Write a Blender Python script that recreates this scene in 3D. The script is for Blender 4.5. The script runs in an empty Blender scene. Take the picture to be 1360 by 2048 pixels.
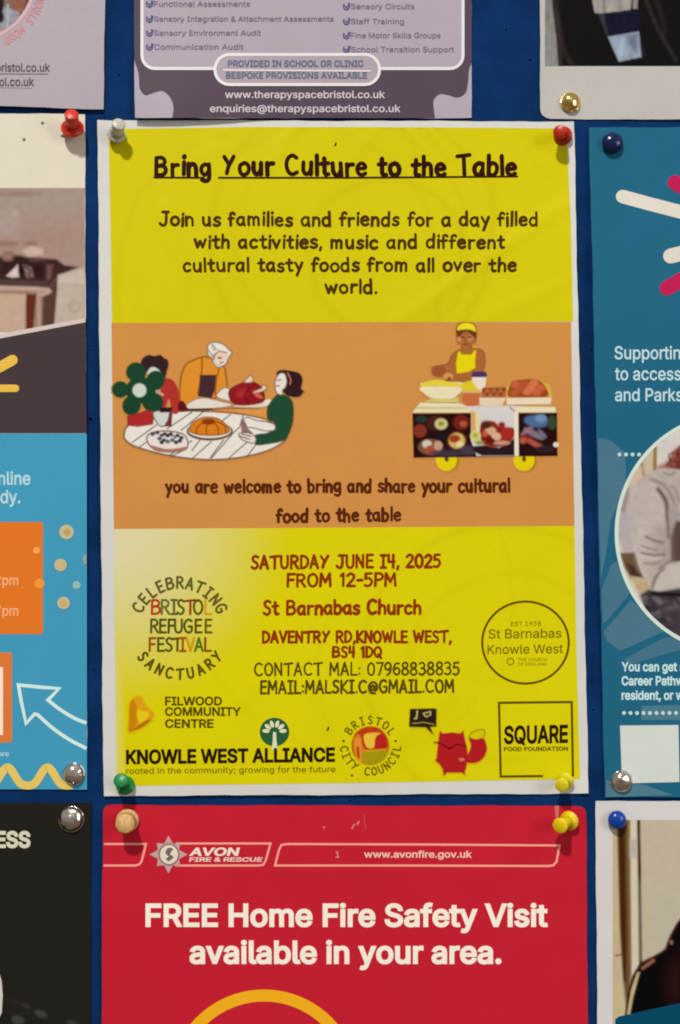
import bpy, bmesh, math, random
import numpy as np
from mathutils import Vector, Matrix, Euler
from mathutils.geometry import tessellate_polygon

# ------------------------------------------------------------------ camera
W, H = 1360.0, 2048.0
F = 0.6 / 0.0002165
sc = bpy.context.scene
sc.render.resolution_x, sc.render.resolution_y = 680, 1024
cam_d = bpy.data.cameras.new('camera')
cam_d.sensor_fit = 'VERTICAL'; cam_d.sensor_height = 24.0
cam_d.lens = F / H * 24.0
cam_d.clip_start = 0.01; cam_d.clip_end = 50
cam = bpy.data.objects.new('camera', cam_d); sc.collection.objects.link(cam)
CAM = Vector((-0.01682, -0.60556, -0.0533))
cam.location = CAM
cam.rotation_euler = [math.radians(a) for a in (92.6301, 0.6385, -1.4555)]
sc.camera = cam
ROT = np.array(cam.rotation_euler.to_matrix())
CAMN = np.array(CAM)

# ------------------------------------------------------------------ light
world = bpy.data.worlds.new("World"); sc.world = world; world.use_nodes = True
wn = world.node_tree; bg = wn.nodes['Background']
wtc = wn.nodes.new('ShaderNodeTexCoord'); wsep = wn.nodes.new('ShaderNodeSeparateXYZ')
wramp = wn.nodes.new('ShaderNodeValToRGB'); wmr = wn.nodes.new('ShaderNodeMapRange')
wmr.inputs['From Min'].default_value = -1
wn.links.new(wtc.outputs['Generated'], wsep.inputs[0]); wn.links.new(wsep.outputs['Z'], wmr.inputs['Value'])
wn.links.new(wmr.outputs[0], wramp.inputs[0]); wn.links.new(wramp.outputs[0], bg.inputs['Color'])
e = wramp.color_ramp.elements
e[0].position = 0.0; e[0].color = (0.34, 0.25, 0.17, 1)       # warm timber floor of the room
e[1].position = 1.0; e[1].color = (0.80, 0.80, 0.80, 1)       # pale ceiling
k = e.new(0.42); k.color = (0.40, 0.33, 0.27, 1)
k = e.new(0.5); k.color = (0.55, 0.545, 0.53, 1)
bg.inputs['Strength'].default_value = 0.50

def area(name, loc, target, size, power, col, sy=None):
    d = bpy.data.lights.new(name, 'AREA'); d.energy = power; d.color = col
    d.shape = 'RECTANGLE'; d.size = size; d.size_y = sy or size
    o = bpy.data.objects.new(name, d); sc.collection.objects.link(o)
    o.location = loc
    o.rotation_euler = (Vector(target) - Vector(loc)).to_track_quat('-Z', 'Y').to_euler()
    return o
area('ceiling_lamp', (-0.62, -2.25, 2.4), (0, 0, -0.02), 0.17, 104.0, (1.0, 0.975, 0.93))
area('window_light', (1.9, -1.9, 0.35), (0, 0, -0.25), 0.9, 20.0, (0.93, 0.97, 1.0), 1.1)
sc.view_settings.view_transform = 'Standard'
sc.view_settings.look = 'None'
sc.view_settings.exposure = 0.0
sc.view_settings.gamma = 1.0
sc.cycles.use_denoising = True
sc.cycles.filter_width = 1.95
sc.cycles.max_bounces = 5

# ------------------------------------------------------------------ projection: photo pixels -> points of the board plane (y = 0)
def rays(px, py):
    px = np.asarray(px, float); py = np.asarray(py, float)
    c = np.stack([(px - W/2)/F, (H/2 - py)/F, -np.ones_like(px)], -1)
    return c @ ROT.T
def P(px, py, y=0.0):
    d = rays(px, py)
    t = (y - CAMN[1]) / d[..., 1]
    return CAMN + d * t[..., None]
PX = 0.0002165      # metres per photo pixel on the board

def lin(c):
    out = []
    for v in c[:3]:
        v = max(0, v) / 255.0
        out.append(v/12.92 if v <= 0.04045 else ((v+0.055)/1.055)**2.4)
    return np.array(out)
K = 1.0            # paint / paper colour is the photographed one divided by the light level
def alb(c): return np.clip(lin(c) * K - 0.006, 0.001, 0.92)

# ------------------------------------------------------------------ materials
MC = {}
def nodes(m):
    nt = m.node_tree; return nt, nt.nodes, nt.links, nt.nodes['Principled BSDF']
def paper_mat(rgb, rough=0.46, grain=0.045, scale=55, spec=0.07):
    key = (tuple(rgb), rough, grain, scale)
    if key in MC: return MC[key]
    m = bpy.data.materials.new('print'); m.use_nodes = True
    nt, N, L, b = nodes(m)
    geo = N.new('ShaderNodeNewGeometry')
    n1 = N.new('ShaderNodeTexNoise'); n1.inputs['Scale'].default_value = scale; n1.inputs['Detail'].default_value = 4
    n2 = N.new('ShaderNodeTexNoise'); n2.inputs['Scale'].default_value = 900; n2.inputs['Detail'].default_value = 2
    L.new(geo.outputs['Position'], n1.inputs['Vector']); L.new(geo.outputs['Position'], n2.inputs['Vector'])
    add = N.new('ShaderNodeMath'); add.operation = 'ADD'
    L.new(n1.outputs['Fac'], add.inputs[0]); L.new(n2.outputs['Fac'], add.inputs[1])
    mr = N.new('ShaderNodeMapRange'); mr.inputs['From Min'].default_value = 0.6; mr.inputs['From Max'].default_value = 1.4
    mr.inputs['To Min'].default_value = 1 - grain; mr.inputs['To Max'].default_value = 1 + grain
    L.new(add.outputs[0], mr.inputs['Value'])
    mx = N.new('ShaderNodeVectorMath'); mx.operation = 'SCALE'
    c = alb(rgb); mx.inputs[0].default_value = tuple(c)
    L.new(mr.outputs[0], mx.inputs['Scale']); L.new(mx.outputs[0], b.inputs['Base Color'])
    b.inputs['Roughness'].default_value = rough; b.inputs['Specular IOR Level'].default_value = spec
    bp = N.new('ShaderNodeBump'); bp.inputs['Strength'].default_value = 0.09; bp.inputs['Distance'].default_value = 0.0005
    L.new(n2.outputs['Fac'], bp.inputs['Height']); L.new(bp.outputs[0], b.inputs['Normal'])
    MC[key] = m; return m
def photo_mat():
    if 'photo' in MC: return MC['photo']
    m = bpy.data.materials.new('photo_print'); m.use_nodes = True
    nt, N, L, b = nodes(m)
    a = N.new('ShaderNodeAttribute'); a.attribute_name = 'ink'
    geo = N.new('ShaderNodeNewGeometry')
    n1 = N.new('ShaderNodeTexNoise'); n1.inputs['Scale'].default_value = 380; n1.inputs['Detail'].default_value = 3
    L.new(geo.outputs['Position'], n1.inputs['Vector'])
    mr = N.new('ShaderNodeMapRange'); mr.inputs['From Min'].default_value = 0.25; mr.inputs['From Max'].default_value = 0.75
    mr.inputs['To Min'].default_value = 0.965; mr.inputs['To Max'].default_value = 1.035
    L.new(n1.outputs['Fac'], mr.inputs['Value'])
    mx = N.new('ShaderNodeVectorMath'); mx.operation = 'SCALE'
    L.new(a.outputs['Color'], mx.inputs[0]); L.new(mr.outputs[0], mx.inputs['Scale'])
    L.new(mx.outputs[0], b.inputs['Base Color'])
    b.inputs['Roughness'].default_value = 0.5; b.inputs['Specular IOR Level'].default_value = 0.07
    MC['photo'] = m; return m

def link(name, me, mat, parent, label=None, kind=None):
    o = bpy.data.objects.new(name, me); sc.collection.objects.link(o)
    if mat is not None: me.materials.append(mat)
    if parent is not None:
        o.parent = parent
        off = -Vector(parent.location)
        me.transform(Matrix.Translation(off))
    if label: o['label'] = label
    if kind: o['kind'] = kind
    return o
def thing(name, label, cat, loc, group=None):
    o = bpy.data.objects.new(name, None); sc.collection.objects.link(o)
    o.empty_display_size = 0.01
    o.location = loc; o['label'] = label; o['category'] = cat
    if group: o['group'] = group
    return o

# ------------------------------------------------------------------ sheets of paper
LAYER = 0.00008
class Sheet:
    """a pinned sheet given by its four corners; follows h(), its gentle bulge off the board"""
    def __init__(s, name, label, cat, TL, TR, BR, BL, base=0.00035, bulge=0.0007, waves=(), curls=(), rgb=(205, 200, 193),
                 round_px=0, mat=None, seed=0, step=17, group=None):
        s.c = [np.array(v, float) for v in (TL, TR, BR, BL)]
        s.base, s.bulge, s.waves, s.curls = base, bulge, waves, curls
        s.seed = seed; s.fine = step*1.35
        bx, by = (s.c[2] + s.c[3]) / 2
        p = P(bx, by)
        s.root = thing(name, label, cat, (float(p[0]), -0.0002, float(p[2])), group)
        s.make(step, mat or paper_mat(rgb), round_px)
    def uv(s, px, py):
        TL, TR, BR, BL = s.c
        v = (py - TL[1]) / (BL[1] - TL[1])
        xl = TL[0] + (BL[0]-TL[0])*v; xr = TR[0] + (BR[0]-TR[0])*v
        return (px - xl)/(xr - xl), v
    def h(s, px, py):
        u, v = s.uv(px, py)
        u = np.clip(u, 0, 1); v = np.clip(v, 0, 1)
        z = s.base + s.bulge * (np.sin(np.pi*u)**1.0) * 0.6 + s.bulge*np.sin(np.pi*v)*0.7
        r = np.random.RandomState(s.seed + 5)
        for k in range(3):
            fx, fy = r.uniform(-1, 1, 2) * 2*np.pi / 520.0
            z = z + 0.00012*(np.sin(px*fx + py*fy + r.uniform(0, 6)) + 1)
        for (x0, y0, x1, y1, w, a) in s.waves:     # soft crease / ridge along a line
            dx, dy = x1-x0, y1-y0; l2 = dx*dx+dy*dy
            t = np.clip(((px-x0)*dx + (py-y0)*dy)/l2, 0, 1)
            d = np.hypot(px-x0-t*dx, py-y0-t*dy)
            z = z + a*np.exp(-(d/w)**2)
        for (cx, cy, w, a) in s.curls:             # a corner or edge standing off the board
            d = np.hypot(px-cx, (py-cy))
            z = z + a*np.exp(-(d/w)**2)
        return z
    def pt(s, px, py, layer=0.0):
        px = np.asarray(px, float); py = np.asarray(py, float)
        d = rays(px, py)
        t = (-(s.h(px, py) + layer*LAYER) - CAMN[1]) / d[..., 1]
        return CAMN + d * t[..., None]
    def make(s, step, mat, rp):
        TL, TR, BR, BL = s.c
        nu = max(2, int(abs(TR[0]-TL[0])/step)); nv = max(2, int(abs(BL[1]-TL[1])/step))
        gu, gv = np.linspace(0, 1, nu+1), np.linspace(0, 1, nv+1)
        if rp:
            for L_ in (0, 1):
                ext = np.array([0.15, .35, .6, 1.0])*rp/abs((TR[0]-TL[0]) if L_ == 0 else (BL[1]-TL[1]))
                g = gu if L_ == 0 else gv
                g = np.unique(np.concatenate([[0, 1], ext, 1-ext, g[(g > ext[-1]*1.2) & (g < 1-ext[-1]*1.2)]]))
                if L_ == 0: gu = g; nu = len(g)-1
                else: gv = g; nv = len(g)-1
        U, V = np.meshgrid(gu, gv)
        rng = np.random.RandomState(s.seed)
        X = (TL[0]*(1-U)+TR[0]*U)*(1-V) + (BL[0]*(1-U)+BR[0]*U)*V
        Y = (TL[1]*(1-U)+TR[1]*U)*(1-V) + (BL[1]*(1-U)+BR[1]*U)*V
        if rp:          # rounded corners
            for cx, cy, sx, sy in ((TL[0], TL[1], 1, 1), (TR[0], TR[1], -1, 1), (BL[0], BL[1], 1, -1), (BR[0], BR[1], -1, -1)):
                ox, oy = cx+sx*rp, cy+sy*rp
                a = (ox-X)*sx/rp; b = (oy-Y)*sy/rp; inn = (a > 0) & (b > 0) & (a < 1.05) & (b < 1.05)
                k_ = np.where(inn, np.maximum(a, b)/np.maximum(np.hypot(a, b), 1e-6), 1)
                X = np.where(inn, ox - a*k_*rp*sx, X); Y = np.where(inn, oy - b*k_*rp*sy, Y)
        for (sl, ax) in (((0, slice(None)), 1), ((-1, slice(None)), 1), ((slice(None), 0), 0), ((slice(None), -1), 0)):
            t = (X if ax else Y)[sl]; ph = rng.uniform(0, 6, 3)
            d = 0.5*np.sin(t/61+ph[0]) + 0.35*np.sin(t/23+ph[1]) + 0.25*np.sin(t/9+ph[2])
            if ax: Y[sl] += d
            else: X[sl] += d
        front = s.pt(X, Y).reshape(-1, 3); back = front + np.array([0, 0.00012, 0])
        n = len(front); w = nu+1; m = 2*n
        idx = np.arange(n).reshape(nv+1, nu+1)
        a, b, c, d = idx[:-1, :-1], idx[1:, :-1], idx[1:, 1:], idx[:-1, 1:]
        fs = np.stack([a, b, c, d], -1).reshape(-1, 4)
        bs = np.stack([a, d, c, b], -1).reshape(-1, 4) + n
        ring = np.concatenate([idx[0, :], idx[1:, -1], idx[-1, -2::-1], idx[-2:0:-1, 0]])
        nx = np.roll(ring, -1)
        q_ = len(ring); r0 = np.arange(q_) + m; r1 = np.roll(r0, -1)
        side = np.stack([r0, r1, r1+q_, r0+q_], -1)
        me = bpy.data.meshes.new('sheet')
        me.from_pydata(np.concatenate([front, back, front[ring], back[ring]]).tolist(), [], np.concatenate([fs, bs, side]).tolist())
        me.polygons.foreach_set('use_smooth', [True]*len(fs) + [False]*(len(bs)+len(side)))
        me.update()
        s.sheet = link('sheet', me, mat, s.root)
        if rp: pass
    # flat print from a list of (verts2d, faces)
    def print_mesh(s, name, verts, faces, rgb, layer=1.0, label=None, parent=None, maxlen=22, mat=None, grain=0.035, zs=None):
        maxlen = min(maxlen, s.fine)
        bm = bmesh.new()
        vs = [bm.verts.new((x, y, (zs[i] if zs is not None else 0.0))) for i, (x, y) in enumerate(verts)]
        for f in faces:
            try: bm.faces.new([vs[i] for i in f])
            except ValueError: pass
        for it in range(9):
            le = [e for e in bm.edges if (e.verts[0].co.xy - e.verts[1].co.xy).length > maxlen]
            if not le: break
            bmesh.ops.subdivide_edges(bm, edges=le, cuts=1)
            bmesh.ops.triangulate(bm, faces=[f for f in bm.faces if len(f.verts) > 3])
        co = np.array([v.co[:] for v in bm.verts])
        q = s.pt(co[:, 0], co[:, 1], layer); q[:, 1] -= co[:, 2]
        for v, p in zip(bm.verts, q): v.co = p
        for f in bm.faces:
            f.normal_update()
            if f.normal.y > 0: f.normal_flip()
            f.smooth = True
        me = bpy.data.meshes.new(name); bm.to_mesh(me); bm.free()
        return link(name, me, mat or paper_mat(rgb, grain=grain), parent or s.root, label)
    def poly(s, name, pts, rgb, layer=1.0, smooth=False, label=None, parent=None, maxlen=22, mat=None, holes=()):
        if smooth: pts = spline(pts, True)
        loops = [pts] + list(holes)
        tri = tessellate_polygon([[Vector((x, y, 0)) for x, y in l] for l in loops])
        allv = [p for l in loops for p in l]
        return s.print_mesh(name, allv, tri, rgb, layer, label, parent, maxlen, mat)
    def line(s, name, pts, w, rgb, layer=1.0, closed=False, cap=False, label=None, parent=None):
        v, f = ribbon(pts, w, closed, cap)
        return s.print_mesh(name, v, f, rgb, layer, label, parent)
    def text(s, body, base, cap, left=None, right=None, rgb=(40, 20, 10), bold=0.0, sx=1.0, slant=0.0, base2=None,
             layer=1.5, label=None, name='lettering', space=1.0, parent=None):
        v, f = font_text(body, bold, space); zz = list(font_text.z)
        v = v * np.array([cap/CAPH, cap/CAPH])
        w = v[:, 0].max() - v[:, 0].min(); v[:, 0] -= v[:, 0].min()
        if left is not None and right is not None: k = (right-left)/w; x0 = left
        elif left is not None: k = sx; x0 = left
        else: k = sx; x0 = right - w*sx
        x = x0 + v[:, 0]*k + v[:, 1]*slant
        sl = 0 if base2 is None else (base2-base)/(w*k)
        y = base + (x-x0)*sl - v[:, 1]
        return s.print_mesh(name, np.stack([x, y], -1).tolist(), f, rgb, layer, label, parent, zs=zz)
    def hand(s, body, base, xh, left, right, w, rgb, base2=None, layer=1.5, label=None, name='lettering', seed=1, track=1.0, jit=0.3):
        """brush lettering from the stroke alphabet below"""
        strokes, adv = hand_layout(body, seed, jit, track)
        k = (right-left)/adv; ky = xh/5.0
        sl = 0 if base2 is None else (base2-base)/(right-left)
        V, Fc, Z = [], [], []
        r = random.Random(seed)
        for n, st in enumerate(strokes):
            pts = [(left + x*k, base + x*k*sl - y*ky) for x, y in st]
            v, f = ribbon(pts, w*r.uniform(.88, 1.12), False, True)
            o = len(V); V += v; Fc += [[i+o for i in t] for t in f]; Z += [(n % 5)*6e-6 + (q//2 % 3)*1.8e-6 for q in range(len(v))]
        return s.print_mesh(name, V, Fc, rgb, layer, label, zs=Z)
    def arc(s, body, cx, cy, r, a0, a1, size, w, rgb, inside=False, label=None, layer=1.5):
        """brush lettering round a circle; angles in degrees clockwise from the top"""
        n = len(body); V, Fc, Z = [], [], []
        for i, ch in enumerate(body):
            if ch == ' ': continue
            a = math.radians(a0 + (a1-a0)*(i/(n-1)))
            st, adv = glyph(ch)
            for q, line in enumerate(st):
                pts = []
                for x, y in line:
                    x = (x - adv/2 + 0.4)*size/8; y = (y-4)*size/8
                    if inside: rr = r - y; tx, ty = -math.cos(a), -math.sin(a)
                    else: rr = r + y; tx, ty = math.cos(a), math.sin(a)
                    pts.append((cx + math.sin(a)*rr + tx*x, cy - math.cos(a)*rr + ty*x))
                v, f = ribbon(pts, w, False, True)
                o = len(V); V += v; Fc += [[k+o for k in t] for t in f]; Z += [(q % 5)*4e-6]*len(v)
        return s.print_mesh('lettering', V, Fc, rgb, layer, label, zs=Z)

def spline(pts, closed=False, n=6):
    p = [np.array(q, float) for q in pts]
    if len(p) < 3: return [tuple(q) for q in p]
    out = []
    m = len(p)
    rng = range(m) if closed else range(m-1)
    for i in rng:
        if closed: a, b, c, d = p[i-1], p[i], p[(i+1) % m], p[(i+2) % m]
        else: a, b, c, d = p[max(i-1, 0)], p[i], p[i+1], p[min(i+2, m-1)]
        for k in range(n):
            t = k/n
            out.append(tuple(0.5*((2*b)+(-a+c)*t+(2*a-5*b+4*c-d)*t*t+(-a+3*b-3*c+d)*t**3)))
    if not closed: out.append(tuple(p[-1]))
    return out
def ribbon(pts, w, closed=False, cap=False):
    p = [np.array(q, float) for q in pts]
    q = [p[0]]
    for a in p[1:]:
        if np.hypot(*(a-q[-1])) > min(0.05, w*0.15): q.append(a)
    if closed and len(q) > 2 and np.hypot(*(q[-1]-q[0])) < 1e-6: q.pop()
    p = q
    if len(p) == 1: p = [p[0], p[0] + np.array([0.0, 0.3])]
    n = len(p); V = []; Fc = []
    for i in range(n):
        if closed: a, b = p[i]-p[i-1], p[(i+1) % n]-p[i]
        else: a = p[i]-p[i-1] if i else p[1]-p[0]; b = p[i+1]-p[i] if i < n-1 else a
        a = a/np.hypot(*a); b = b/np.hypot(*b)
        na, nb = np.array([-a[1], a[0]]), np.array([-b[1], b[0]])
        m = na+nb; l = np.hypot(*m)
        m = na if l < 0.3 else m/l
        k = min(1/max(0.45, float(m@na)), 1.7)
        V += [tuple(p[i]+m*w/2*k), tuple(p[i]-m*w/2*k)]
    for i in range(n if closed else n-1):
        j = (i+1) % n
        Fc.append([2*i, 2*i+1, 2*j+1, 2*j])
    if cap and not closed:
        for (i, j, sgn) in ((0, 1, -1), (n-1, n-2, 1)):
            d = p[i]-p[j]; d = d/np.hypot(*d); nn = np.array([-d[1], d[0]])
            o = len(V); ids = []
            for t in range(1, 6):
                a = math.pi*t/6
                V.append(tuple(p[i] + nn*math.cos(a)*w/2 + d*math.sin(a)*w/2)); ids.append(o+t-1)
            e0, e1 = (2*i, 2*i+1) if i else (2*i+1, 2*i)
            Fc.append([e0] + ids + [e1])
    return V, Fc
def circle(cx, cy, rx, ry=None, n=40, rot=0):
    ry = ry or rx; c, s_ = math.cos(rot), math.sin(rot)
    return [(cx + rx*math.cos(2*math.pi*i/n)*c - ry*math.sin(2*math.pi*i/n)*s_,
             cy + rx*math.cos(2*math.pi*i/n)*s_ + ry*math.sin(2*math.pi*i/n)*c) for i in range(n)]

# printed sans letters: the built-in outline font
import os
from mathutils.geometry import delaunay_2d_cdt
FONT = None
try:
    fp = os.path.join(bpy.utils.resource_path('LOCAL'), 'datafiles', 'fonts', 'Inter.woff2')   # ships with Blender; built-in face otherwise
    if os.path.exists(fp): FONT = bpy.data.fonts.load(fp)
except Exception: FONT = None
def font_loops(body, space=1.0):
    cu = bpy.data.curves.new('t', 'FONT'); cu.body = body; cu.size = 1.0; cu.resolution_u = 3
    cu.space_character = space; cu.fill_mode = 'NONE'
    if FONT: cu.font = FONT
    o = bpy.data.objects.new('t', cu); sc.collection.objects.link(o)
    dg = bpy.context.evaluated_depsgraph_get(); me = bpy.data.meshes.new_from_object(o.evaluated_get(dg))
    v = np.array([q.co[:2] for q in me.vertices]); nxt = {}
    for e_ in me.edges: nxt.setdefault(e_.vertices[0], []).append(e_.vertices[1]); nxt.setdefault(e_.vertices[1], []).append(e_.vertices[0])
    seen = set(); loops = []
    for st in sorted(nxt):
        if st in seen: continue
        lp = [st]; seen.add(st); cur = st; prev = None
        while True:
            # contours are written in order, so follow rising indices and close at the end
            c = [k for k in nxt[cur] if k not in seen]
            c = [k for k in c if k == cur+1] or c
            if not c: break
            cur = c[0]; seen.add(cur); lp.append(cur)
        if len(lp) > 2: loops.append(lp)
    bpy.data.objects.remove(o); bpy.data.curves.remove(cu); bpy.data.meshes.remove(me)
    return v, loops
def font_text(body, bold=0.0, space=1.0):
    """outline letters filled by winding number, then thickened by a line along the contour"""
    v, loops = font_loops(body, space)
    edges = [(a, b) for lp in loops for a, b in zip(lp, lp[1:] + lp[:1])]
    V, E_, Fc, _, _, _ = delaunay_2d_cdt([Vector(p) for p in v], edges, [], 1, 1e-6)
    V = np.array([p[:] for p in V])
    c = np.array([V[list(f)].mean(0) for f in Fc]) if len(Fc) else np.zeros((0, 2))
    wind = np.zeros(len(c), int)
    for a, b in edges:
        ax, ay = v[a]; bx, by = v[b]
        if ay == by: continue
        up = (ay <= c[:, 1]) & (by > c[:, 1]); dn = (by <= c[:, 1]) & (ay > c[:, 1])
        t = ax + (c[:, 1]-ay)*(bx-ax)/(by-ay)
        wind += np.where(up & (t > c[:, 0]), 1, 0) - np.where(dn & (t > c[:, 0]), 1, 0)
    faces = [list(f) for f, w in zip(Fc, wind) if w != 0]
    verts = V.tolist(); z = [0.0]*len(verts)
    if bold > 0:
        for n, lp in enumerate(loops):
            rv, rf = ribbon([tuple(v[k]) for k in lp], bold*2, True, False) if len(lp) > 2 else ([], [])
            o = len(verts); verts += [list(p) for p in rv]; faces += [[k+o for k in f] for f in rf]; z += [(1 + n % 4)*5e-6 + (k//2 % 3)*1.6e-6 for k in range(len(rv))]
    font_text.z = z
    return np.array(verts), faces
_v, _ = font_text('H'); CAPH = _v[:, 1].max()

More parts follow.
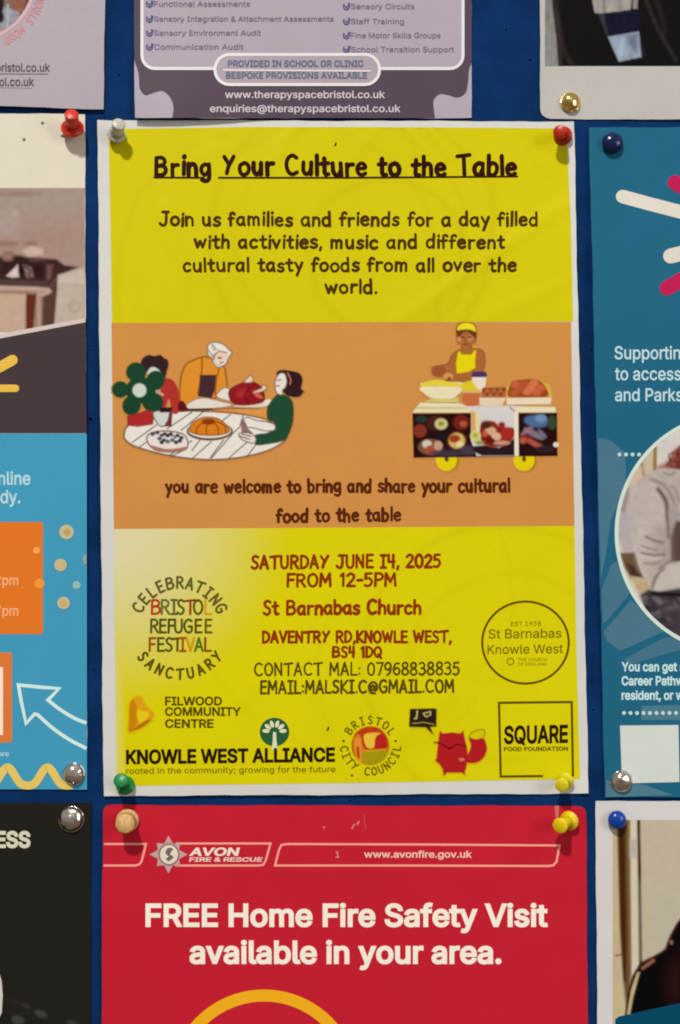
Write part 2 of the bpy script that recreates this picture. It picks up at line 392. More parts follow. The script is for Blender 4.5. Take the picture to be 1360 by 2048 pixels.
# the stroke alphabet: baseline 0, x-height 5, capitals 8; '~' = smooth stroke
G = {
'a': (5.4, "~4,4.5 2.5,5 0.9,4 0.5,2.2 1.5,0.3 3,0.5 4,2.2|4.1,4.9 4.1,1.5 4.5,0"),
'b': (5.2, "0.7,8 0.7,0|~0.8,3.6 2.2,5 3.9,4.2 4.3,2.4 3.5,0.5 2,0 0.8,0.8"),
'c': (4.9, "~4,4.2 2.6,5 1,4.1 0.5,2.3 1.2,0.6 2.6,0 4.1,0.7"),
'd': (5.4, "4.2,8.2 4.2,0|~4.1,4 2.6,5 1,4.2 0.5,2.2 1.3,0.4 2.8,0.2 4.1,1.3"),
'e': (5.1, "~0.7,2.7 4.1,3 3.7,4.5 2.4,5 1,4.1 0.5,2.3 1.2,0.6 2.7,0 4.2,0.7"),
'f': (4.0, "~3.7,7 2.8,7.8 1.6,7.2 1.3,5 1.3,0|0.2,4.2 3.1,4.5"),
'g': (5.3, "~4,4.5 2.5,5 0.9,4 0.6,2.2 1.6,0.6 3,0.8 4,2.2|~4.2,5 4.3,1 3.9,-1.6 2.4,-2.4 0.8,-1.9"),
'h': (5.1, "0.8,8 0.7,0|~0.8,3.2 2.2,4.9 3.7,4.3 4.1,2.5 4.1,0"),
'i': (2.1, "0.9,5 0.9,0|0.9,7 1,7.4"),
'k': (5.0, "0.8,8 0.7,0|4,5 1,2.2 4.2,0"),
'l': (2.2, "0.9,8 0.9,0"),
'm': (7.3, "0.7,5 0.7,0|~0.7,3.4 1.9,4.8 3.2,4.2 3.4,2.5 3.4,0|~3.4,3.4 4.6,4.8 5.9,4.2 6.1,2.5 6.1,0"),
'n': (5.1, "0.8,5 0.7,0|~0.8,3.4 2.2,4.9 3.7,4.3 4.1,2.5 4.1,0"),
'o': (5.3, "~2.6,5 0.9,4.1 0.5,2.4 1.2,0.6 2.6,0 4.1,0.8 4.6,2.6 3.9,4.3 2.5,5"),
'r': (4.2, "0.8,5 0.8,0|~0.8,3.2 1.8,4.6 3.6,4.8"),
's': (4.4, "~3.7,4.5 2.2,5 0.9,4 1.6,2.8 3.2,2.2 3.7,1 2.2,0 0.5,0.6"),
't': (4.2, "1.9,7 1.8,1.2 2.4,0.1 3.6,0.3|0.3,4.7 3.6,5"),
'u': (5.3, "~0.7,5 0.8,1.8 1.8,0.2 3.2,0.4 4.1,2|4.2,5 4.3,0"),
'v': (4.9, "0.5,5 2.3,0.2 4.3,5"),
'w': (6.9, "0.5,5 1.9,0.3 3.3,4 4.7,0.3 6.2,5"),
'y': (5.0, "0.6,5 2.5,1|4.4,5 1.4,-2.6"),
'J': (5.6, "~3.8,8 3.9,3 3.4,0.6 2,0 0.5,1.2|1.8,8 5,8"),
'B': (6.3, "1,7.8 0.8,0.1|~1,7.8 3.6,7.9 4.9,6.6 4.2,4.9 1.2,4.2|~1.2,4.2 4.2,4.2 5.4,2.4 4.2,0.5 0.9,0.1"),
'Y': (6.0, "0.9,7.7 2.9,4.6|5.3,7.9 2.6,3.2 1.9,0.5"),
'C': (6.2, "~5.2,7 3.4,8 1.4,6.8 0.6,4 1.4,1.2 3.2,0 5.3,0.9"),
'T': (6.0, "0.3,7.4 5.7,8|3.1,7.6 3,0"),
'S': (5.1, "~4.3,7.2 2.6,8 1,6.8 1.6,4.8 3.6,3.4 4,1.4 2.4,0 0.5,0.9"),
'A': (5.8, "0.4,0 2.7,8 5,0|1.2,2.6 4.3,2.6"),
'U': (5.7, "~0.7,8 0.7,2.6 1.6,0.3 3.6,0.2 4.7,2.4 4.8,8"),
'R': (5.6, "0.8,8 0.7,0|~0.8,7.9 3.4,7.8 4.6,6.2 3.6,4.4 0.9,3.8|2.4,4 4.9,0"),
'D': (5.8, "0.8,8 0.8,0|~0.8,7.9 3,7.6 4.8,5.6 4.8,2.8 3.2,0.6 0.8,0.1"),
'N': (5.9, "0.7,0 0.8,8 4.7,0.2 4.8,8"),
'E': (4.9, "0.8,8 0.7,0|0.8,7.9 4.2,7.9|0.8,4.2 3.8,4.3|0.7,0.1 4.3,0.1"),
'F': (4.8, "0.8,8 0.7,0|0.8,7.9 4.3,7.9|0.8,4.2 3.7,4.3"),
'O': (6.0, "~2.9,8 1,6.6 0.5,4 1.2,1.2 2.9,0 4.6,1.2 5.3,4 4.6,6.8 2.8,8"),
'M': (6.9, "0.6,0 1,8 3.3,2.6 5.6,8 6,0"),
'P': (5.2, "0.8,8 0.7,0|~0.8,7.9 3.4,7.8 4.6,6 3.6,4.2 0.9,3.6"),
'V': (5.6, "0.4,8 2.6,0.2 5,8"),
'K': (5.4, "0.8,8 0.7,0|4.7,8 1,3.6 4.9,0"),
'W': (7.6, "0.4,8 2,0.2 3.7,6.4 5.4,0.2 7,8"),
'L': (4.7, "0.8,8 0.7,0.1 4.2,0.1"),
'Q': (6.2, "~2.9,8 1,6.6 0.5,4 1.2,1.2 2.9,0 4.6,1.2 5.3,4 4.6,6.8 2.8,8|3.4,2 5.4,-0.8"),
'G': (6.0, "~5,7 3.2,8 1.3,6.8 0.5,4 1.3,1.2 3.2,0 5,1.2 5.1,3.6|3.2,3.7 5.2,3.7"),
'I': (4.2, "2,8 2,0|0.5,8 3.6,8|0.5,0 3.6,0"),
'X': (5.4, "0.5,8 4.8,0|4.8,8 0.5,0"),
'H': (5.7, "0.8,8 0.7,0|4.7,8 4.8,0|0.8,4.1 4.8,4.1"),
'0': (5.3, "~2.6,8 1,6.6 0.5,4 1,1.2 2.6,0 4.1,1.2 4.6,4 4.1,6.8 2.5,8"),
'1': (3.2, "0.6,6.6 1.9,8 1.9,0"),
'2': (5.2, "~0.7,6.6 2.3,8 4.1,7 4,5 2.2,2.4 0.6,0.2|0.6,0.1 4.6,0.1"),
'3': (5.1, "~0.7,7.2 2.4,8 4,6.6 3.4,4.8 2,4.3|~2,4.3 3.8,3.8 4.3,1.8 2.6,0 0.6,0.8"),
'4': (5.2, "0.9,8 0.8,3.6 4.4,3.8|3.7,8 3.6,0"),
'5': (5.1, "4.2,8 1.2,7.9 0.9,4.7|~0.9,4.6 2.8,5 4.2,3.2 3.6,0.9 2,0 0.6,0.6"),
'6': (5.2, "~4.1,7.4 2,7.2 0.7,4.6 0.8,1.6 2.4,0 4.2,1 4.2,3.4 2.6,4.5 0.9,3"),
'7': (4.9, "0.5,7.9 4.4,7.9 2,0"),
'8': (5.2, "~2.5,4.3 0.9,5.6 1.4,7.5 2.6,8 3.9,7.3 4,5.5 2.5,4.3|~2.5,4.3 0.7,2.9 0.9,0.8 2.5,0 4.2,0.9 4.3,2.9 2.5,4.3"),
'9': (5.2, "~4.2,5 2.8,3.5 1,4.2 0.7,6.4 2.2,8 4,7.2 4.3,4.6 3.8,1.6 2,0"),
'.': (2.0, "0.8,0.3 0.9,0.5"), ',': (2.2, "1.1,0.6 0.6,-1.2"), ':': (2.2, "0.9,0.8 0.9,1|0.9,4.4 0.9,4.6"),
'-': (3.6, "0.6,3.6 3,3.7"), "'": (1.6, "0.8,8 0.7,6.4"),
'@': (7.0, "~4.4,3.8 3.2,4.6 2,3.4 2.4,1.8 3.8,1.8 4.5,3.6 5,1.4 6,2.6 5.6,5.6 3.4,6.8 1.2,5.4 0.6,2.6 2,0 4.6,-0.4"),
' ': (3.4, ""),
}
def glyph(ch):
    adv, spec = G[ch]; out = []
    for st in spec.split('|'):
        if not st: continue
        sm = st[0] == '~'
        pts = [tuple(float(t) for t in q.split(',')) for q in st.lstrip('~').split()]
        if sm: out.append(spline(pts, False, 5))
        else: out += [[a, b] for a, b in zip(pts[:-1], pts[1:])]     # straight strokes meet in round joints
    return out, adv
def hand_layout(body, seed, jit, track):
    r = random.Random(seed); x = 0; out = []
    for ch in body:
        st, adv = glyph(ch)
        dy = r.uniform(-jit, jit); sc_ = 1 + r.uniform(-.06, .06)*jit*2; an = r.uniform(-.05, .05)*jit*3
        for l in st:
            out.append([(x + px*sc_ + py*an, py*sc_ + dy) for px, py in l])
        x += adv*track
    return out, x - 0.6

# ------------------------------------------------------------------ photographic print: soft shapes laid over one another on a fine grid of ink colour
class Canvas:
    def __init__(s, x0, y0, x1, y1, step=2.0, bgc=None, T=None, cut=True):
        nx = int(round((x1-x0)/step)); ny = int(round((y1-y0)/step))
        s.X, s.Y = np.meshgrid(np.linspace(x0, x1, nx+1), np.linspace(y0, y1, ny+1))
        s.C = np.zeros(s.X.shape + (3,)); s.M = np.zeros(s.X.shape)
        s.T = T or (0, 0, 1.0)      # zoomed drawing coordinates: px = x0 + X/s
        s.C[:] = lin(bgc) if bgc is not None else 0
        s.full = not cut
    def t(s, pts):
        return [(s.T[0] + x/s.T[2], s.T[1] + y/s.T[2]) for x, y in pts]
    def sdf(s, pts, sub):
        x, y = sub; n = len(pts); d = np.full(x.shape, 1e9); ins = np.zeros(x.shape, bool)
        for i in range(n):
            ax, ay = pts[i]; bx, by = pts[(i+1) % n]
            ex, ey = bx-ax, by-ay; l2 = ex*ex+ey*ey + 1e-12
            t = np.clip(((x-ax)*ex + (y-ay)*ey)/l2, 0, 1)
            d = np.minimum(d, np.hypot(x-ax-t*ex, y-ay-t*ey))
            if ay != by:
                c = ((ay > y) != (by > y)) & (x < ex*(y-ay)/(by-ay) + ax)
                ins ^= c
        return np.where(ins, -d, d)
    def blend(s, sl, a, c):
        s.C[sl] = s.C[sl]*(1-a[..., None]) + lin(c)*a[..., None]
        s.M[sl] = np.maximum(s.M[sl], a)
    def box(s, pts, pad):
        xs = [p[0] for p in pts]; ys = [p[1] for p in pts]
        X, Y = s.X[0], s.Y[:, 0]
        i0, i1 = np.searchsorted(X, [min(xs)-pad, max(xs)+pad]); j0, j1 = np.searchsorted(Y, [min(ys)-pad, max(ys)+pad])
        return slice(j0, j1), slice(i0, i1)
    def poly(s, pts, c, soft=1.3, a=1.0, smooth=False, out=None, raw=False):
        if not raw: pts = s.t(pts)
        if smooth: pts = spline(pts, True, 5)
        sl = s.box(pts, soft*2 + (out[1] if out else 0) + 2)
        if s.X[sl].size == 0: return
        d = s.sdf(pts, (s.X[sl], s.Y[sl]))
        s.blend(sl, np.clip(0.5 - d/(2*soft), 0, 1)*a, c)
        if out: s.blend(sl, np.clip(0.5 - (np.abs(d)-out[1]/2)/(2*soft), 0, 1)*a, out[0])
    def ell(s, cx, cy, rx, ry, c, soft=1.3, a=1.0, rot=0, out=None):
        s.poly(circle(cx, cy, rx, ry, 24, rot), c, soft, a, False, out)
    def line(s, pts, w, c, soft=1.0, a=1.0, smooth=False):
        pts = s.t(pts)
        if smooth: pts = spline(pts, False, 5)
        sl = s.box(pts, w+soft*2+2)
        if s.X[sl].size == 0: return
        x, y = s.X[sl], s.Y[sl]; d = np.full(x.shape, 1e9)
        for (ax, ay), (bx, by) in zip(pts[:-1], pts[1:]):
            ex, ey = bx-ax, by-ay; l2 = ex*ex+ey*ey+1e-12
            t = np.clip(((x-ax)*ex+(y-ay)*ey)/l2, 0, 1); d = np.minimum(d, np.hypot(x-ax-t*ex, y-ay-t*ey))
        s.blend(sl, np.clip(0.5-(d-w/2)/(2*soft), 0, 1)*a, c)
    def mottle(s, amp, size, seed=0):
        r = np.random.RandomState(seed); z = np.zeros(s.X.shape)
        for k in range(14):
            f = r.uniform(0.5, 1.6)*2*np.pi/size; a = r.uniform(0, 2*np.pi)
            z += np.sin(s.X*f*np.cos(a) + s.Y*f*np.sin(a) + r.uniform(0, 6.3))
        s.C *= (1 + amp*z[..., None]/3.7)
    def clipto(s, pts, soft=1.0):
        d = s.sdf(pts, (s.X, s.Y)); s.keep = d < soft
    def build(s, sheet, name, label=None, layer=1.0, parent=None):
        ny, nx = s.X.shape
        if s.full: keepv = np.ones(s.X.shape, bool)
        else: keepv = s.M > 0.02
        if hasattr(s, 'keep'): keepv &= s.keep
        kf = keepv[:-1, :-1] & keepv[1:, :-1] & keepv[1:, 1:] & keepv[:-1, 1:] if hasattr(s, 'keep') or s.full else \
             keepv[:-1, :-1] | keepv[1:, :-1] | keepv[1:, 1:] | keepv[:-1, 1:]
        idx = np.arange(ny*nx).reshape(ny, nx)
        fs = np.stack([idx[:-1, :-1], idx[1:, :-1], idx[1:, 1:], idx[:-1, 1:]], -1)[kf]
        used = np.unique(fs); remap = np.full(ny*nx, -1); remap[used] = np.arange(len(used))
        q = sheet.pt(s.X.ravel()[used], s.Y.ravel()[used], layer)
        col = np.clip(s.C.reshape(-1, 3)[used]*K - 0.006, 0.001, 0.9)
        me = bpy.data.meshes.new(name)
        me.from_pydata(q.tolist(), [], remap[fs].tolist())
        at = me.color_attributes.new('ink', 'FLOAT_COLOR', 'POINT')
        at.data.foreach_set('color', np.concatenate([col, np.ones((len(col), 1))], 1).ravel())
        me.polygons.foreach_set('use_smooth', [True]*len(me.polygons)); me.update()
        return link(name, me, photo_mat(), parent or sheet.root, label)

# ------------------------------------------------------------------ the board
def board():
    m = bpy.data.materials.new('blue_felt'); m.use_nodes = True
    nt, N, L, b = nodes(m)
    geo = N.new('ShaderNodeNewGeometry')
    n1 = N.new('ShaderNodeTexNoise'); n1.inputs['Scale'].default_value = 38; n1.inputs['Detail'].default_value = 8; n1.inputs['Roughness'].default_value = 0.65
    n2 = N.new('ShaderNodeTexNoise'); n2.inputs['Scale'].default_value = 1300; n2.inputs['Detail'].default_value = 3
    for n in (n1, n2): L.new(geo.outputs['Position'], n.inputs['Vector'])
    r = N.new('ShaderNodeValToRGB'); e = r.color_ramp.elements
    e[0].position = 0.3; e[0].color = (*(lin((0, 32, 71))*K), 1); e[1].position = 0.7; e[1].color = (*(lin((11, 54, 107))*K), 1)
    mx = N.new('ShaderNodeMath'); mx.operation = 'MULTIPLY_ADD'; mx.inputs[1].default_value = 0.75
    sc2 = N.new('ShaderNodeMath'); sc2.operation = 'MULTIPLY'; sc2.inputs[1].default_value = 0.25
    L.new(n2.outputs['Fac'], sc2.inputs[0]); L.new(n1.outputs['Fac'], mx.inputs[0]); L.new(sc2.outputs[0], mx.inputs[2])
    L.new(mx.outputs[0], r.inputs[0]); L.new(r.outputs[0], b.inputs['Base Color'])
    b.inputs['Roughness'].default_value = 0.95; b.inputs['Specular IOR Level'].default_value = 0.1
    bp = N.new('ShaderNodeBump'); bp.inputs['Strength'].default_value = 0.7; bp.inputs['Distance'].default_value = 0.0006
    L.new(n2.outputs['Fac'], bp.inputs['Height']); L.new(bp.outputs[0], b.inputs['Normal'])
    root = thing('noticeboard', 'dark blue felt noticeboard behind all the pinned posters', 'noticeboard', (0, 0, -0.55))
    me = bpy.data.meshes.new('felt'); bm = bmesh.new()
    bmesh.ops.create_cube(bm, size=1.0, matrix=Matrix.Translation((0, 0.006, 0)) @ Matrix.Diagonal((1.1, 0.012, 1.1, 1)))
    bm.to_mesh(me); bm.free()
    felt = link('felt_face', me, m, root)
    # old pin holes in the felt
    hm = bpy.data.materials.new('hole_dark'); hm.use_nodes = True
    hb = hm.node_tree.nodes['Principled BSDF']; hb.inputs['Base Color'].default_value = (0.002, 0.003, 0.008, 1); hb.inputs['Roughness'].default_value = 1; hb.inputs['Specular IOR Level'].default_value = 0
    for (x, y, rr) in ((181, 838, 4.2), (1060, 120, 2.5), (238, 150, 2.2), (1012, 60, 2.2), (188, 1340, 2.2), (1183, 700, 2.4), (1186, 1420, 2.2), (700, 1601, 2.0)):
        bm = bmesh.new(); vs = [bm.verts.new(tuple(P(a, b_) + np.array([0, -0.00005, 0]))) for a, b_ in circle(x, y, rr, rr*0.8, 8)]
        f = bm.faces.new(vs); me = bpy.data.meshes.new('pin_hole'); bm.to_mesh(me); bm.free()
        link('pin_hole', me, hm, root)
board()

# ------------------------------------------------------------------ main yellow poster
def yellow_mat():
    m = paper_mat((204, 192, 0), rough=0.42, grain=0.03).copy(); m.name = 'yellow_print'
    nt, N, L, b = nodes(m)
    src = b.inputs['Base Color'].links[0].from_socket
    geo = N.new('ShaderNodeNewGeometry'); sep = N.new('ShaderNodeSeparateXYZ'); L.new(geo.outputs['Position'], sep.inputs[0])
    def mth(op, a, b_=None, c=None):
        n = N.new('ShaderNodeMath'); n.operation = op
        for i, v in enumerate((a, b_, c)):
            if v is None: continue
            if isinstance(v, (int, float)): n.inputs[i].default_value = v
            else: L.new(v, n.inputs[i])
        return n.outputs[0]
    X, Z = sep.outputs['X'], sep.outputs['Z']
    wob = N.new('ShaderNodeTexNoise'); wob.inputs['Scale'].default_value = 14; L.new(geo.outputs['Position'], wob.inputs['Vector'])
    w0 = mth('MULTIPLY', mth('SUBTRACT', wob.outputs['Fac'], 0.5), 0.02)
    tot = None
    # pale swirls of the printed background: circles (px centre, px radius, px width, strength)
    for (cx, cy, r, w, s_) in ((1010, 1330, 285, 13, 1.0), (1010, 1330, 190, 12, 0.6), (1000, 1360, 370, 10, 0.35), (700, 470, 290, 14, 0.9),
                               (700, 470, 235, 10, 0.5), (780, 520, 160, 14, 0.8), (700, 1180, 330, 9, 0.35), (560, 560, 330, 12, 0.6), (1300, -60, 430, 14, 0.6), (380, 100, 240, 12, 0.5)):
        c = P(cx, cy)
        d = mth('SQRT', mth('ADD', mth('POWER', mth('SUBTRACT', X, float(c[0])), 2), mth('POWER', mth('SUBTRACT', Z, float(c[2])), 2)))
        d = mth('ABSOLUTE', mth('SUBTRACT', mth('ADD', d, w0), r*PX))
        g = mth('MULTIPLY', mth('MAXIMUM', mth('SUBTRACT', 1.0, mth('DIVIDE', d, w*PX)), 0.0), s_)
        tot = g if tot is None else mth('ADD', tot, g)
    k = mth('SUBTRACT', 1.0, mth('MULTIPLY', mth('MINIMUM', tot, 1.2), 0.065))
    sc_ = N.new('ShaderNodeVectorMath'); sc_.operation = 'SCALE'; L.new(src, sc_.inputs[0]); L.new(k, sc_.inputs['Scale'])
    L.new(sc_.outputs[0], b.inputs['Base Color'])
    return m, mth, sc_.outputs[0], X, Z, b, N, L
ym, *_ = yellow_mat()
# lower panel: yellow blends to pale cream towards its upper left corner
ym2, mth2, src2, X2, Z2, b2, N2, L2 = yellow_mat(); ym2.name = 'yellow_to_cream'
c0 = P(225, 1050)
dx = mth2('DIVIDE', mth2('SUBTRACT', X2, float(c0[0])), 320*PX)
dz = mth2('DIVIDE', mth2('SUBTRACT', float(c0[2]), Z2), 330*PX)
dd = mth2('SQRT', mth2('ADD', mth2('POWER', dx, 2), mth2('POWER', dz, 2)))
fd = N2.new('ShaderNodeMapRange'); fd.interpolation_type = 'SMOOTHSTEP'
fd.inputs['From Min'].default_value = 0.0; fd.inputs['From Max'].default_value = 1.15
fd.inputs['To Min'].default_value = 0.92; fd.inputs['To Max'].default_value = 0.0
L2.new(dd, fd.inputs['Value'])
ex = mth2('MULTIPLY', mth2('MAXIMUM', mth2('SUBTRACT', 1.0, mth2('DIVIDE', mth2('SUBTRACT', X2, float(c0[0])-0.0002), 26*PX)), 0.0), 0.45)
fac = mth2('MAXIMUM', fd.outputs[0], ex)
mxc = N2.new('ShaderNodeMix'); mxc.data_type = 'RGBA'; L2.new(fac, mxc.inputs['Factor']); L2.new(src2, mxc.inputs['A'])
mxc.inputs['B'].default_value = (*alb((218, 209, 172)), 1); L2.new(mxc.outputs['Result'], b2.inputs['Base Color'])
for nd in N2:
    if nd.type == 'VECT_MATH' and not nd.inputs[0].is_linked: nd.inputs[0].default_value = tuple(alb((213, 201, 2)))

D = Sheet('poster', 'yellow and orange poster headed Bring Your Culture to the Table', 'poster',
          (195, 240), (1148, 243), (1177, 1587), (207, 1592), base=0.0004, bulge=0.0003, seed=3, rgb=(208, 206, 200),
          waves=((1130, 410, 800, 640, 15, 0.00030), (1140, 560, 960, 640, 16, 0.0002), (815, 235, 850, 330, 13, 0.00034), (840, 235, 900, 310, 13, 0.00026), (760, 240, 700, 330, 14, 0.0002), (600, 240, 540, 330, 16, 0.00026), (1040, 240, 1080, 330, 14, 0.00026), (420, 300, 400, 640, 24, 0.0003), (330, 420, 300, 640, 22, 0.0002), (560, 1300, 480, 1400, 20, 0.0002), (900, 1390, 700, 1560, 20, 0.0002)),
          step=8, curls=((560, 1592, 300, 0.0006), (1190, 680, 300, 0.0032), (185, 900, 300, 0.0012), (1185, 1595, 34, 0.0010), (195, 1600, 30, 0.0012), (1150, 238, 30, 0.0012), (1123, 275, 22, -0.0003), (250, 1570, 22, -0.0003), (232, 270, 22, -0.0003)))
s = D
s.poly('yellow_band', [(217, 258), (300, 257), (500, 254), (700, 254), (900, 255), (1133, 257), (1142, 450), (1146, 643), (900, 644), (224, 646), (221, 450)], (0, 0, 0), mat=ym,
       label='upper yellow band with faint swirls')
s.poly('orange_band', [(223, 646), (1142, 644), (1149, 1052), (700, 1055), (228, 1058)], (202, 139, 72), label='orange middle band')
s.poly('yellow_band', [(228, 1058), (700, 1055), (1149, 1052), (1153, 1300), (1160, 1558), (700, 1566), (233, 1572), (230, 1300)], (0, 0, 0), mat=ym2,
       label='lower yellow band paling towards its upper left')
BR_ = (58, 28, 8)
s.hand('Bring Your Culture to the Table', 350, 23.5, 309, 1036, 8.6, (50, 22, 8), label='black brush title', seed=4, layer=2, track=1.17, jit=0.42)
s.line('underline', [(307, 355), (410, 355.5)], 4.0, (62, 32, 8), 2)
s.line('underline', [(436, 355.5), (700, 355.5), (1036, 353)], 4.0, (62, 32, 8), 2)
TX = (74, 48, 6)
s.hand('Join us families and friends for a day filled', 451, 16.5, 318, 1078, 5.6, TX, seed=5, layer=2, track=1.13)
s.hand('with activities, music and different', 496, 16.5, 388, 1010, 5.6, TX, seed=6, layer=2, track=1.13)
s.hand('cultural tasty foods from all over the', 542, 16.5, 366, 1034, 5.6, TX, seed=7, layer=2, track=1.13)
s.hand('world.', 586, 16.5, 650, 755, 5.7, TX, seed=8, layer=2, track=1.13)
TO = (88, 40, 14)
s.hand('you are welcome to bring and share your cultural', 985, 16, 331, 1021, 5.9, TO, seed=9, layer=2, track=1.13, base2=983)
s.hand('food to the table', 1044, 16, 553, 803, 5.9, TO, seed=10, layer=2, track=1.13, base2=1041)
RD = (140, 52, 6)
s.hand('SATURDAY JUNE I4, 2025', 1137, 15.5, 502, 882, 5.5, RD, seed=11, layer=2, track=1.08, jit=.15, base2=1134)
s.hand('FROM 12-5PM', 1173, 15.5, 573, 794, 5.5, RD, seed=12, layer=2, track=1.08, jit=.15, base2=1171)
s.hand('St Barnabas Church', 1229, 17, 526, 843, 5.9, RD, seed=13, layer=2, track=1.08, jit=.15, base2=1227)
s.hand('DAVENTRY RD,KNOWLE WEST,', 1285, 13.6, 524, 903, 5.2, RD, seed=14, layer=2, track=1.08, jit=.12, base2=1284)
s.hand('BS4 1DQ', 1314, 12.6, 664, 764, 5, RD, seed=15, layer=2, track=1.08, jit=.12)
OL = (88, 72, 4)
s.hand('CONTACT MAL: 07968838835', 1351, 15.3, 508, 920, 3.9, OL, seed=16, layer=2, track=1.08, jit=.12, base2=1349)
s.hand('EMAIL:MALSKI.C@GMAIL.COM', 1387, 15.3, 520, 909, 4.4, OL, seed=17, layer=2, track=1.08, jit=.12, base2=1384)
# festival roundel
GR = (98, 92, 40)
s.arc('CELEBRATING', 359, 1258, 93, -63, 63, 22, 4.6, GR, label='arched word on the festival roundel')
s.arc('SANCTUARY', 360, 1252, 96, 231, 130, 20, 4.6, (92, 80, 20), inside=True, label='lower arched word on the festival roundel')
cols = [(178, 60, 20), (104, 112, 50), (90, 96, 50), (88, 92, 20), (150, 62, 16), (92, 88, 12), (206, 160, 30)]
def colour_word(word, base, xs, size, cols, w=4.5):
    for ch, x, c in zip(word, xs, cols):
        st, adv = glyph(ch); V, Fc, Z = [], [], []
        for q, l in enumerate(st):
            v, f = ribbon([(x + px*size/8, base - py*size/8) for px, py in l], w, False, True)
            o = len(V); V += v; Fc += [[i+o for i in t] for t in f]; Z += [q*4e-6]*len(v)
        s.print_mesh('lettering', V, Fc, c, 2, 'coloured letter of the festival roundel', zs=Z)
colour_word('BRISTOL', 1228, [301, 321, 341, 353, 370, 386, 408], 28, cols)
colour_word('REFUGEE', 1265, [300, 318, 335, 348, 367, 389, 409], 26, [(92, 92, 30), (90, 80, 14), (84, 76, 14), (90, 88, 30), (84, 84, 20), (90, 78, 8), (104, 92, 12)])
colour_word('FESTIVAL', 1302, [297, 314, 330, 345, 359, 372, 389, 408], 26, [(150, 78, 14), (92, 84, 14), (88, 90, 14), (100, 80, 8), (166, 80, 10), (204, 150, 20), (84, 108, 30), (140, 70, 8)])
# St Barnabas roundel
RL = (96, 76, 4)
s.line('ring', circle(1051, 1285, 86.5, 82, 72), 4.2, RL, 2, closed=True, label='thin ring of the church roundel')
s.text('EST 1938', 1252, 8.5, 1022, 1082, (120, 104, 8), layer=2, base2=1251)
s.text('St Barnabas', 1277, 18, 977, 1123, (120, 104, 6), bold=0.005, layer=2, base2=1275)
s.text('Knowle West', 1308, 18, 975, 1126, (120, 104, 6), bold=0.005, layer=2, base2=1306)
s.line('ring', circle(1021, 1323, 6.5, 6.5, 20), 2.0, (128, 110, 8), 2, closed=True)
s.text('THE CHURCH', 1322, 6, 1036, 1094, (128, 110, 8), layer=2)
s.text('OF ENGLAND', 1331, 6, 1036, 1094, (128, 110, 8), layer=2)
# square food logo
s.line('square_frame', [(1138, 1552), (1146, 1551), (1145, 1500), (1143.5, 1404), (998, 1405.5), (1001.5, 1553), (1086, 1552)], 4.4, (92, 76, 6), 2, label='open square frame of a logo')
s.text('SQUARE', 1486.5, 33, 1008, 1136, (44, 30, 4), bold=0.028, layer=2, base2=1484)
s.text('FOOD FOUNDATION', 1502, 7.6, 1008, 1136, (72, 58, 4), bold=0.02, layer=2, base2=1501)
# community centre
for y, t, x1 in ((1410, 'FILWOOD', 444), (1431, 'COMMUNITY', 482), (1455, 'CENTRE', 427)):
    s.text(t, y, 16, 330, x1, (86, 70, 10), bold=0.024, layer=2)
HT = Canvas(250, 1385, 315, 1468, 1.3, (216, 198, 10), (200, 1370, 2.72))
HT.poly([(160, 105), (190, 65), (225, 65), (250, 110), (290, 150), (290, 180), (230, 235), (155, 258), (160, 180)], (214, 158, 30), smooth=True, soft=1.6)
HT.poly([(160, 110), (180, 80), (205, 130), (215, 180), (160, 255), (158, 180)], (196, 128, 16), smooth=True, soft=2)
HT.poly([(205, 130), (225, 140), (265, 150), (262, 172), (222, 208), (202, 175)], (222, 196, 30), smooth=True, soft=1.8)
HT.poly([(165, 250), (230, 230), (280, 185), (240, 200), (200, 225)], (170, 110, 12), smooth=True, soft=1.5)
HT.build(s, 'heart_logo', 'folded orange heart emblem', 2)
s.text('KNOWLE WEST ALLIANCE', 1527, 26, 252, 670, (44, 28, 4), bold=0.03, layer=3, base2=1522)
s.text('rooted in the community; growing for the future', 1547.5, 11.5, 252, 671, (122, 102, 14), bold=0.005, layer=2, base2=1544)
# tree emblem
s.poly('tree_emblem', circle(549, 1464, 29.5, 28.5, 40), (44, 92, 56), 2, label='round green tree emblem')
CR = (214, 214, 176)
s.poly('tree_emblem', [(546, 1464), (552, 1464), (553, 1480), (555.5, 1500), (543, 1500), (545.5, 1480)], CR, 3, label='pale trunk of the tree emblem')
for a in (-86, -52, -18, 18, 52, 86):
    ar = math.radians(a); cx, cy = 549 + math.sin(ar)*17, 1463 - math.cos(ar)*15.5
    s.poly('tree_emblem', circle(cx, cy, 7.5, 3.9, 14, ar - math.pi/2), CR, 3, label='pale leaf of the tree emblem')
# city council roundel
CC = Canvas(700, 1448, 782, 1534, 1.3, (214, 196, 8), (640, 1390, 3.778))
CC.ell(380, 382, 142, 146, (168, 66, 16)); CC.ell(380, 382, 132, 136, (212, 120, 32))
CC.poly([(258, 300), (330, 250), (440, 250), (500, 320), (505, 400), (420, 420), (330, 400), (300, 300)], (186, 60, 26), smooth=True)
CC.poly([(335, 300), (440, 285), (455, 300), (425, 350), (400, 400), (350, 390)], (226, 186, 60), smooth=True)
CC.poly([(420, 320), (470, 295), (505, 360), (490, 410), (420, 410)], (176, 40, 34), smooth=True)
CC.poly([(255, 330), (310, 325), (325, 500), (300, 510), (270, 470), (260, 390)], (222, 140, 50))
CC.poly([(275, 390), (295, 390), (300, 480), (280, 470)], (166, 66, 16))
CC.poly([(330, 430), (500, 420), (480, 490), (400, 525), (330, 510)], (160, 146, 20), smooth=True)
CC.line([(330, 425), (500, 410)], 3, (206, 150, 30))
CC.build(s, 'council_crest', 'round crest with castle and ship', 2)
s.arc('BRISTOL', 740, 1492, 52, -55, 55, 15, 3.0, (112, 96, 12))
